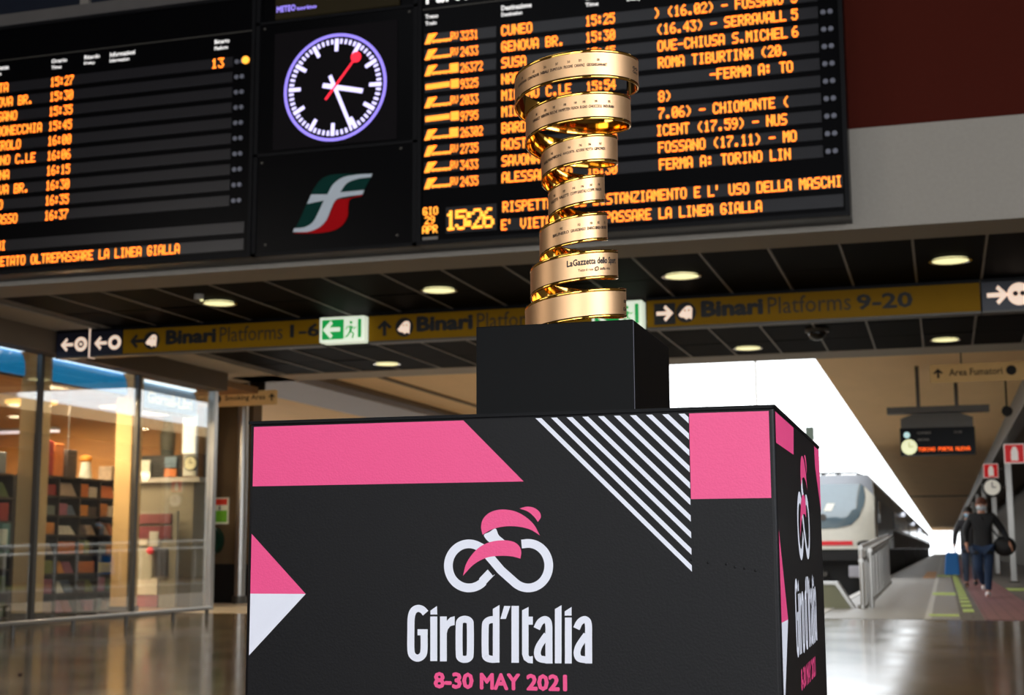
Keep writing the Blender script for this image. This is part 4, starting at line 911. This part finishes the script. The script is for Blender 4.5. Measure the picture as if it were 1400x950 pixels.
# white end of the platform
# platform information display
pdsp = thing('platform_display', (0, 24, 2.33), 'hanging black platform display with round clock and orange text line', 'display board')
B(-.61, .56, 24, 24.25, 2.33, 2.775).build('housing', m_board, pdsp)
B(-.58, .53, 23.99, 24, 2.36, 2.75).build('screen', m_board, pdsp)
mb = MB(); mb.add([(-.59, 24.0, 2.775), (.54, 24.0, 2.775), (.54, 24.2, 2.775), (-.59, 24.2, 2.775), (-.59, 24.0, 2.93), (-.4, 24.0, 3.0), (.35, 24.0, 3.0), (.54, 24.0, 2.93), (-.59, 24.2, 2.93), (-.4, 24.2, 3.0), (.35, 24.2, 3.0), (.54, 24.2, 2.93)],
    [(0, 1, 7, 6, 5, 4), (3, 8, 9, 10, 11, 2), (4, 5, 9, 8), (5, 6, 10, 9), (6, 7, 11, 10), (0, 4, 8, 3), (1, 2, 11, 7), (0, 3, 2, 1)]); mb.build('hood', m_dsteel, pdsp)
B(-.8, .8, 23.95, 24.25, 3.02, 3.12).build('cross_beam', m_dsteel, pdsp)
for x in (-.3, .3): B(x-.03, x+.03, 24.05, 24.12, 3.1, 3.8).build('hanger', m_dsteel, pdsp)
DF = wallframe(23.985)
MB().prism([(-.47+a, 2.465+b) for a, b in disc(.125, 28)], DF.P, XU, ZU, -YU, 0, .01).build('clock_face', mat('lit_cream_dial', (232, 236, 190), .5, emit=.75), pdsp)
MB().prism([(-.5+a, 2.66+b) for a, b in disc(.05, 16)], DF.P, XU, ZU, -YU, 0, .01).build('platform_number', mat('lit_cyan', (190, 226, 226), .5, emit=.7), pdsp)
mb = MB(); mb.box(-.475, -.465, 23.97, 23.976, 2.46, 2.54).box(-.47, -.41, 23.97, 23.976, 2.46, 2.47); mb.build('clock_hands', m_ink, pdsp)
led(pdsp, 'TORINO PORTA NUOVA', -.33, 2.42, DF, cw=.045, h=.06, material=mat('orange_led_text', (255, 100, 20), .5, emit=1.4), dens=1.3)
mb = MB(); text_on(mb, 'CUNEO', DF, -.34, -.12, 2.67, 2.71, .004, .03); mb.build('display_lettering', m_bar, pdsp); mb = MB(); text_on(mb, 'ARONA', DF, -.34, -.15, 2.56, 2.6, .004, .03); mb.build('display_lettering', m_bar, pdsp); mb = MB(); text_on(mb, '15.30', DF, .24, .36, 2.67, 2.71, .004, .03); mb.build('display_lettering', m_bar, pdsp)
rs = thing('hanging_sign', (.7, 21, 3.16), 'tan hanging sign lettered Area Fumatori with smoking disc, at right frame edge', 'sign')
B(-.08, 2.2, 21.0, 21.08, 3.17, 3.43).build('sign_face', MATS['tan_sign'], rs)
RF = wallframe(21.0); mb = MB(); text_on(mb, 'Area Fumatori', RF, .18, .9, 3.26, 3.36, .004, .02, base=0.); mb.build('sign_lettering', m_ink2, rs); mb = MB(); text_on(mb, 'Smoking Area', RF, 1.2, 1.95, 3.26, 3.36, .004, .02); mb.build('sign_lettering', m_ink2, rs)
MB().prism([(1.02+a, 3.31+b) for a, b in disc(.07)], RF.P, XU, ZU, -YU, 0, .005).build('smoking_disc', m_ink, rs); MB().prism([(.03+a, 3.3+b) for a, b in arrow(.07, -pi/2)], RF.P, XU, ZU, -YU, 0, .005).build('arrow', m_ink, rs)
for x in (.35, 1.8): MB().cyl((x, 21.04, 3.43), (x, 21.04, 3.8), .012, 8).build('hanger', m_dsteel, rs)
# red fire equipment signs and round platform clock
m_fr = mat('fire_sign_red', (216, 26, 30), .5, emit=.3); m_fw = mat('fire_sign_white', (240, 232, 225), .5, emit=.3)
for (x, Y, z, s, lb) in ((1.17, 24.6, 2.36, .29, 'red and white fire hose sign on a grey post at right frame edge'), (1.19, 36.95, 2.72, .32, 'smaller red fire sign above the round platform clock')):
    t = thing('fire_sign', (x, Y, z-s/2), lb, 'sign'); B(x-s/2-.015, x+s/2+.015, Y, Y+.03, z-s/2-.015, z+s/2+.015).build('plate', m_fw, t); B(x-s/2, x+s/2, Y-.006, Y, z-s/2, z+s/2).build('red_field', m_fr, t)
    G = wallframe(Y-.006); MB().prism([(x+a*s, z+b*s) for a, b in ((-.18, -.4), (.2, -.4), (.2, .1), (.1, .38), (-.08, .38), (-.18, .1))], G.P, XU, ZU, -YU, 0, .004).build('pictogram', m_fw, t)
    B(x+s/2+.015, 1.5, Y+.0, Y+.03, z+.02, z+.05).build('bracket', m_dsteel, t)
pk = thing('platform_clock', (1.2, 36.9, 2.1), 'round white platform clock in black case under the small red sign', 'clock')
MB().cyl((1.2, 36.9, 2.31), (1.2, 37.02, 2.31), .24, 28).build('clock_case', m_ink, pk); MB().cyl((1.2, 36.885, 2.31), (1.2, 36.9, 2.31), .19, 28).build('clock_face', mat('white_clock_dial', (224, 220, 208), .5, emit=.35), pk)
MB().box(1.19, 1.21, 36.87, 36.88, 2.31, 2.44).box(1.2, 1.29, 36.87, 36.88, 2.3, 2.32).build('clock_hands', m_ink, pk); B(1.2, 1.54, 36.95, 37.0, 2.29, 2.33).build('bracket', m_dsteel, pk)
spk = thing('canopy_speaker', (1.2, 25, 3.0), 'small black loudspeaker hanging under the canopy beam at right', 'loudspeaker')
MB().cyl((1.13, 25.4, 3.13), (1.13, 25.7, 3.2), .09, 16, .06).build('horn', m_ink, spk); B(1.12, 1.15, 25.55, 25.58, 3.2, 3.8).build('bracket', m_ink, spk)
vb = thing('vending_panel', (2.2, 30, 1.1), 'pale green lit panel on the right edge of the platform', 'panel'); B(1.95, 2.3, 30, 30.3, .75, 1.55).build('lit_face', mat('pale_green_panel', (150, 184, 160), .5, emit=.1), vb); B(1.9, 2.35, 30.02, 30.4, 0, .75).build('cabinet', m_ink, vb)
ntc = thing('post_notice', (1.42, 26, 1.3), 'small red and green notice fixed on a platform column', 'notice'); B(1.5, 1.66, 25.88, 25.9, 1.18, 1.45).build('sheet', MATS['notice_green'], ntc); B(1.5, 1.66, 25.875, 25.88, 1.36, 1.45).build('header', MATS['notice_red'], ntc)

# steel balustrade along the ramp edge
hr = thing('platform_railing', (-1.15, 25, 0), 'steel balustrade with slanting double handrail beside the train', 'railing')
for i in range(10):
    y = 20.6+i*1.75; x = -1.12-.022*i*1.0; zt = .84+.035*i
    MB().cyl((x, y, 0), (x, y, zt), .03, 10).build('post', m_steel, hr); MB().cyl((x, y, 0), (x, y, .05), .07, 12).build('foot_plate', m_steel, hr)
    if i in (0,): MB().cyl((x+.12, y+.1, 0), (x+.12, y+.1, .8), .03, 10).build('post', m_steel, hr)
for dx, dz in ((0, 0), (.0, -.18)):
    MB().cyl((-1.12+dx, 20.5, .84+dz), (-1.12+dx-.022*9, 36.4, .84+dz+.32), .035, 12).build('handrail', m_steel, hr)
MB().cyl((-1.0, 20.6, .80), (-1.2, 36, 1.12), .035, 12).build('handrail', m_steel, hr)
for i in range(9):
    y = 20.6+i*1.75; x = -1.12-.022*i
    MB().cyl((x+.0, y+.87, 0), (x+.0, y+.87, .8+.035*i), .025, 10).build('post', m_steel, hr); MB().cyl((x, y+.87, 0), (x, y+.87, .05), .065, 12).build('foot_plate', m_steel, hr)
wd = thing('buffer_ramp', (-1.45, 20.5, 0), 'sloped grey-green end panel with pale metal coping beside the railing', 'ramp wall')
mb = MB(); mb.prism([(-2.6, -.04), (-1.24, -.04), (-1.48, .33), (-2.6, .33)], (0, 20.5, 0), XU, ZU, -YU, -.3, 0); mb.build('panel', mat('grey_green_panel', (140, 142, 118), .6), wd)
mb = MB(); mb.prism([(-1.24, -.04), (-1.19, -.04), (-1.45, .37), (-2.6, .37), (-2.6, .33), (-1.48, .33)], (0, 20.48, 0), XU, ZU, -YU, -.32, 0); mb.build('coping', m_steel, wd)

# ------------------------------------------------------------------ train
YT = 41.5; XL, XR = -4.66, -1.85; XC = (XL+XR)/2
tr = thing('train', (XC, YT+6, -1.05), 'white and grey electric train with red nose stripe, standing behind the display stand', 'train')
def front_y(x, z): return YT+.13*((x-XC)/1.4)**2+.1*abs((x-XC)/1.4)**6+max(0, (z-.9))*.05+max(0, z-1.85)*.42
def nose(pts, name, mtl, off, th=.0):
    """skin laid over the sloping nose: outline (x,z)"""
    me = bpy.data.meshes.new(name); bm = bmesh.new()
    vs = [bm.verts.new((x, 0, z)) for x, z in pts]; f = bm.faces.new(vs); bmesh.ops.triangulate(bm, faces=[f])
    for _ in range(3): bmesh.ops.subdivide_edges(bm, edges=[e_ for e_ in bm.edges if e_.calc_length() > .22], cuts=1, use_grid_fill=False); bmesh.ops.triangulate(bm, faces=bm.faces)
    mb = MB(); bm.verts.index_update(); mb.add([(v.co.x, front_y(v.co.x, v.co.z)-off, v.co.z) for v in bm.verts], [[v.index for v in f.verts] for f in bm.faces]); bm.free()
    return mb.build(name, mtl, tr, smooth=True)
m_tw = mat('cream_white_train_paint', (226, 222, 208), .3, spec=.6); m_tg = mat('silver_grey_train_paint', (150, 154, 162), .45); m_td = mat('dark_train_side', (84, 80, 76), .25, .3)
m_ws = mat('windscreen_glass', (96, 116, 126), .06, spec=1., coat=1.); 
out = [(XL, .82), (XR, .82), (XR, 2.3), (XR-.04, 2.75), (XR-.16, 2.95), (XL+.16, 2.95), (XL+.04, 2.75), (XL, 2.3)]
nose(out, 'nose_shell', m_tw, 0)
nose([(XL+.3, 2.6), (XR-.26, 2.6), (XR-.02, 2.35), (XR-.05, 2.75), (XR-.17, 2.945), (XL+.17, 2.945), (XL+.05, 2.75), (XL+.02, 2.35)], 'roof_brow', m_tg, .012)
wsp = [(XC+dx, z) for dx, z in ((-1.05, 2.68), (1.05, 2.68), (1.12, 2.6), (1.16, 2.3), (1.12, 2.05), (.98, 1.72), (.75, 1.5), (.4, 1.42), (0, 1.40), (-.4, 1.42), (-.75, 1.5), (-.98, 1.72), (-1.12, 2.05), (-1.16, 2.3), (-1.12, 2.6))]
nose(wsp[::-1], 'windscreen', m_ws, .02)
nose([(XL+.3, .93), (XR-.62, .93), (XR-.62, 1.05), (XL+.3, 1.05)], 'red_stripe', mat('train_red', (222, 20, 36), .35), .022)
nose([(XC-.02+a*1.0, 1.72+b) for a, b in disc(.1, 16)], 'nose_roundel', m_td, .03)
nose([(XC+.0, 1.9), (XC+.22, 1.9), (XC+.32, 2.12), (XC+.1, 2.12)], 'nose_emblem', m_tw, .03)
for sx in (-1, 1):
    nose([(XC+sx*1.12+a*1.6, .96+b*.75) for a, b in disc(.14, 18)][::1], 'headlamp', m_td, .026); nose([(XC+sx*1.1+a*1.2, .955+b*.6) for a, b in disc(.1, 16)], 'headlamp_lens', m_steel, .034)
# body sides and roof of the cab, following the shell
secp = [(XL, .82), (XL, 2.3), (XL+.04, 2.75), (XL+.16, 2.95), (XR-.16, 2.95), (XR-.04, 2.75), (XR, 2.3), (XR, .82)]
mb = MB(); A_ = [(x, front_y(x, z), z) for x, z in secp]; B_ = [(x, YT+15, z) for x, z in secp]; n = len(secp)
mb.add(A_+B_, [(i, i+1, n+i+1, n+i) for i in range(n-1)]+[(0, n, 2*n-1, n-1), tuple(range(n, 2*n))]); mb.build('car_body', m_td, tr)
mb = MB()   # pale swoosh on the visible flank behind the nose
mb.add([(XR+.012, y_, z_) for y_, z_ in ((YT+.4, .84), (YT+2.2, .84), (YT+1.5, 1.4), (YT+1.1, 2.3), (YT+.75, 2.4), (YT+.5, 1.5))], [(0, 1, 2, 3, 4, 5)]); mb.build('side_flash', m_tw, tr)
B(XR+.008, XR+.02, YT+2.9, YT+3.8, 1.6, 2.25).build('side_window', m_ws, tr)
B(XL+.15, XR-.15, YT+.5, YT+14, -.55, .82).build('underframe', m_ink, tr)
B(XL+.1, XR-.1, YT+.05, YT+.5, .5, .82).build('buffer_beam', m_ink, tr)
for x in (XC-.85, XC+.85): MB().cyl((x, YT-.35, .2), (x, YT+.4, .2), .09, 14).build('buffer_stem', m_dsteel, tr); B(x-.18, x+.18, YT-.4, YT-.34, .03, .36).build('buffer_head', mat('worn_pale_buffer', (170, 168, 176), .5), tr, bevel=.03)
MB().cyl((XC, YT-.2, .12), (XC, YT+.4, .12), .07, 10).build('coupler', m_dsteel, tr); MB().ball((XC+1.0, YT-.1, .5), .07, .07, .1).build('coupler_hose', mat('red_hose_cap', (170, 60, 34), .5), tr)
B(XL+.2, XR-.2, YT+.0, YT+.1, -.75, -.4).build('snow_plough', m_ink, tr)
pa = MB()
for p, q in (((XC-.75, YT+3.3, 3.14), (XC+.75, YT+3.3, 3.14)), ((XC-.75, YT+3.6, 3.16), (XC+.75, YT+3.6, 3.16)), ((XC-.75, YT+3.3, 3.14), (XC-1.0, YT+3.3, 3.05)), ((XC+.75, YT+3.3, 3.14), (XC+1.0, YT+3.3, 3.05))): pa.cyl(p, q, .03, 8)
pa.cyl((XC-.5, YT+3.5, 2.98), (XC-.15, YT+3.4, 3.14), .03, 8).cyl((XC+.5, YT+3.5, 2.98), (XC+.15, YT+3.4, 3.14), .03, 8).box(XC-.65, XC-.15, YT+3, YT+4, 3.0, 3.07).box(XC+.15, XC+.65, YT+3, YT+4, 3.0, 3.07); pa.cyl((XC, YT+3.4, 2.9), (XC, YT+3.4, 3.05), .06, 8)
pa.build('pantograph', m_ink, tr)
m_win = mat('coach_window_glass', (40, 44, 50), .08)
for k in range(6):
    y0 = YT+15.6+k*26; t = thing('railway_coach', (XC, y0+12.5, -1.05), 'grey passenger coach coupled behind the locomotive, %s in the train' % ('first', 'second', 'third', 'fourth', 'fifth', 'last')[k], 'train', 'coaches behind the locomotive')
    mb = MB(); mb.add([(x, y0, z) for x, z in secp]+[(x, y0+25.2, z) for x, z in secp], [(i, i+1, n+i+1, n+i) for i in range(n-1)]+[(0, n, 2*n-1, n-1), tuple(range(n, 2*n)), tuple(range(n))[::-1]]); mb.build('car_body', m_td, t)
    B(XR, XR+.015, y0+.3, y0+24.9, .85, 1.5).build('pale_lower_band', mat('dull_coach_band', (120, 118, 116), .6), t); B(XL+.2, XR-.2, y0+.5, y0+24.7, -.6, .82).build('underframe', m_ink, t)
    if k < 3:
        y, z = ((69.6, 2.42), (92.5, 2.36), (117., 2.3))[k]; MB().ball((XR+.08, y, z), .09, .09, .11, 12, 8).build('marker_lamp', mat('lit_white_lamp', (232, 236, 250), .4, emit=1.1), t, smooth=True)
    for j in range(9): B(XR+.004, XR+.02, y0+1.8+j*2.5, y0+3.6+j*2.5, 1.62, 2.3).build('side_window', m_win, t)
# catenary mast and wire above the train
ms = thing('catenary_mast', (-5.4, 62, -1.2), 'thin grey catenary mast against the white sky, right of the plinth', 'mast')
mx_ = wallframe(62).uv(1034, 540)[0]; ms.location = (mx_, 62, -1.2); WL[ms.name] = (mx_, 62, -1.2)
MB().cyl((mx_, 62, -1.2), (mx_, 62, 11), .07, 10).build('pole', mat('pale_mast_grey', (150, 152, 154), .6), ms); MB().cyl((mx_, 62, 6.6), (mx_+2.6, 62, 6.6), .04, 8).build('arm', MATS['pale_mast_grey'], ms)
gx = wallframe(70).uv(1104, 592); gs = thing('signal_box', (gx[0], 70, -1.2), 'dark signal head on a post above the stand corner, before the sky', 'signal')
B(gx[0]-.1, gx[0]+.3, 70, 70.3, gx[1]-.35, gx[1]+.3).build('signal_head', mat('dark_green_signal', (44, 58, 50), .5), gs); MB().cyl((gx[0]+.1, 70.15, -1.2), (gx[0]+.1, 70.15, gx[1]-.3), .05, 8).build('post', m_dsteel, gs)

# ------------------------------------------------------------------ people
def skin(name, nodes, edges, mtl, parent=None, root=0, sub=2):
    o0 = wl(parent); me = bpy.data.meshes.new(name)
    me.from_pydata([(p[0]-0, p[1], p[2]) for p, r in nodes], edges, []); me.update(); me.materials.append(mtl)
    o = bpy.data.objects.new(name, me); COL.objects.link(o)
    md = o.modifiers.new('skin', 'SKIN'); md.use_smooth_shade = True
    for i, (p, r) in enumerate(nodes):
        sv = me.skin_vertices[0].data[i]; sv.radius = (r, r) if not isinstance(r, tuple) else r; sv.use_root = (i == root)
    o.modifiers.new('sub', 'SUBSURF').levels = sub; o.modifiers['sub'].render_levels = sub
    if parent: o.parent = parent
    return o
def person(loc, scale, J, label, cols, hair=True, mask=None, name='person'):
    t = thing(name, loc, label, 'person'); t.scale = (scale,)*3
    sk, jk, tr_, sh, hc = cols
    WL[t.name] = (0, 0, 0)
    # body: one continuous skinned figure
    nodes = [((0, 0, .93), .08), ((0, 0, 1.15), .09), ((0, 0, 1.36), .09), ((0, .0, 1.47), .055), ((0, -.01, 1.53), .05), ((0, -.015, 1.58), .078), ((0, -.01, 1.66), .088), ((0, 0, 1.71), .06)]
    ed = [(0, 1), (1, 2), (2, 3), (3, 4), (4, 5), (5, 6), (6, 7)]
    def chain(start, pts):
        p = start
        for q, r in pts: nodes.append((q, r)); ed.append((p, len(nodes)-1)); p = len(nodes)-1
        return p
    for s, arm, legp in ((-1, J['armL'], J['legL']), (1, J['armR'], J['legR'])):
        w_ = chain(2, [((s*.17, 0, 1.40), .045), (arm[0], .042), (arm[1], .03)])
        a, b = Vector(arm[0]), Vector(arm[1]); d = (b-a).normalized(); pm = b+d*.05; nodes.append((tuple(pm), .034)); ed.append((w_, len(nodes)-1)); pi_ = len(nodes)-1
        sd = d.cross(Vector((0, 1, 0))).normalized() if abs(d.y) < .9 else XU
        fw = Vector((0, -1, 0))
        for k, L in enumerate((.07, .082, .078, .06)):
            o_ = fw*(-.025+.017*k)
            m1 = pm+d*.035+o_; m2 = m1+d*L*.5+sd*s*-.006; m3 = m2+d*L*.4+sd*s*-.02; chain(pi_, [(tuple(m1), .010), (tuple(m2), .009), (tuple(m3), .008)])
        th0 = pm+fw*.03; chain(pi_, [(tuple(th0), .011), (tuple(th0+fw*.018+d*.03), .010), (tuple(th0+fw*.018+d*.055), .008)])
        chain(0, [((s*.09, 0, .88), .05), (legp[0], .045), (legp[1], .04), (legp[2], .035)])
    skin('body', nodes, ed, sk, t, 0, 1)
    def sub(names, ns, es, mtl, sb=2): return skin(names, ns, es, mtl, t, 0, sb)
    aL, aR = J['armL'], J['armR']
    def lerp(a, b, k): return tuple(a[i]+(b[i]-a[i])*k for i in range(3))
    sub('jacket', [((0, 0, .90), (.17, .12)), ((0, 0, 1.15), (.165, .125)), ((0, 0, 1.38), (.175, .12)), ((0, 0, 1.47), .075), ((-.185, 0, 1.41), .082), (aL[0], .062), (lerp(aL[0], aL[1], .95), .048), ((.185, 0, 1.41), .082), (aR[0], .062), (lerp(aR[0], aR[1], .95), .048), ((0, 0, .78), (.175, .125))],
        [(0, 1), (1, 2), (2, 3), (2, 4), (4, 5), (5, 6), (2, 7), (7, 8), (8, 9), (0, 10)], jk)
    lL, lR = J['legL'], J['legR']
    sub('trousers', [((0, 0, .92), .14), ((-.09, 0, .84), .105), (lL[0], .078), (lerp(lL[0], lL[1], .95), .06), ((.09, 0, .84), .105), (lR[0], .078), (lerp(lR[0], lR[1], .95), .06)], [(0, 1), (1, 2), (2, 3), (0, 4), (4, 5), (5, 6)], tr_)
    for lg in (lL, lR):
        a, b = Vector(lg[1]), Vector(lg[2]); sub('shoe', [(tuple(a+Vector((0, .03, -.02))), .05), (tuple(lerp(a, b, .5)), .052), (tuple(b), .042)], [(0, 1), (1, 2)], sh)
    if hair:
        mb = MB(); mb.ball((0, .018, 1.675), .096, .108, .09, 16, 10); h = mb.build('hair', hc, None, smooth=True); h.parent = t
    for s in (-1, 1): e_ = MB().ball((s*.033, -.094, 1.64), .012, .008, .009, 8, 6).build('eye', m_ink, None); e_.parent = t
    ns_ = MB().ball((0, -.112, 1.605), .014, .02, .026, 8, 6).build('nose', sk, None, smooth=True); ns_.parent = t
    for s in (-1, 1): er = MB().ball((s*.092, 0, 1.625), .012, .02, .03, 8, 6).build('ear', sk, None, smooth=True); er.parent = t
    mo = MB().ball((0, -.092, 1.565), .026, .01, .008, 8, 6).build('mouth', mat('lip_tone', (150, 80, 74), .6), None); mo.parent = t
    if mask: k_ = MB().ball((0, -.045, 1.575), .082, .082, .055, 14, 8).build('face_mask', mask, None, smooth=True); k_.parent = t
    t.location = loc
    return t
skn = mat('skin_tone', (196, 140, 112), .55); m_mask = mat('pale_blue_mask', (150, 190, 220), .7)
p1 = person((.64, 25.6, 0), .96, dict(armL=((-.30, -.02, 1.17), (-.27, -.12, .93)), armR=((.33, .08, 1.17), (.44, .02, .95)), legL=((-.10, -.0, .50), (-.06, .34, .22), (-.05, .30, .12)), legR=((.07, -.03, .47), (.05, -.02, .09), (.05, -.17, .035))),
       'person in a black jacket and blue jeans walking along the platform with a shoulder bag', (skn, mat('black_jacket', (15, 15, 18), .7), mat('dark_blue_denim', (26, 48, 78), .8), mat('white_shoe', (214, 206, 206), .5), mat('auburn_hair', (92, 46, 26), .7)), mask=mat('white_mask', (206, 214, 220), .7))
p1.rotation_euler = (0, 0, radians(-8))
bgp = thing('shoulder_bag', (1.0, 25.6, .8), 'black shoulder bag swinging at the walking person on the right platform', 'bag')
mb = MB(); mb.ball((.98, 25.62, .86), .19, .1, .17, 16, 10); mb.build('pouch', m_ink, bgp, smooth=True)
mb = MB(); mb.cyl((.9, 25.58, 1.0), (.62, 25.5, 1.36), .014, 8); mb.build('strap', m_ink, bgp)
p2 = person((.52, 32, 0), .97, dict(armL=((-.29, 0, 1.16), (-.32, -.08, .9)), armR=((.28, 0, 1.16), (.28, -.1, .92)), legL=((-.1, -.06, .5), (-.1, -.1, .09), (-.1, -.24, .035)), legR=((.1, .05, .5), (.1, .22, .14), (.1, .12, .06))),
       'person in dark coat and blue mask carrying a blue bag behind the walker', (skn, mat('charcoal_coat', (44, 42, 46), .8), mat('grey_blue_trousers', (70, 82, 104), .8), mat('dark_shoe', (30, 28, 28), .6), mat('dark_hair', (30, 24, 20), .7)), mask=m_mask)
bb = thing('carrier_bag', (.14, 31.9, .25), 'bright blue carrier bag held by the person behind the walker', 'bag')
mb = MB(); mb.add([(-.02, 31.75, .27), (.30, 31.75, .27), (.30, 31.95, .27), (-.02, 31.95, .27), (.03, 31.8, .74), (.28, 31.8, .74), (.28, 31.9, .74), (.03, 31.9, .74)], [(0,3,2,1),(4,5,6,7),(0,1,5,4),(1,2,6,5),(2,3,7,6),(3,0,4,7)]); mb.build('bag_body', mat('blue_plastic_bag', (0, 98, 168), .5), bb, bevel=.02)
mb = MB(); mb.cyl((.08, 31.85, .74), (.17, 31.87, .86), .012, 8).cyl((.25, 31.85, .74), (.19, 31.87, .86), .012, 8); mb.build('bag_handle', MATS['blue_plastic_bag'], bb)
print('objects', len(bpy.data.objects))
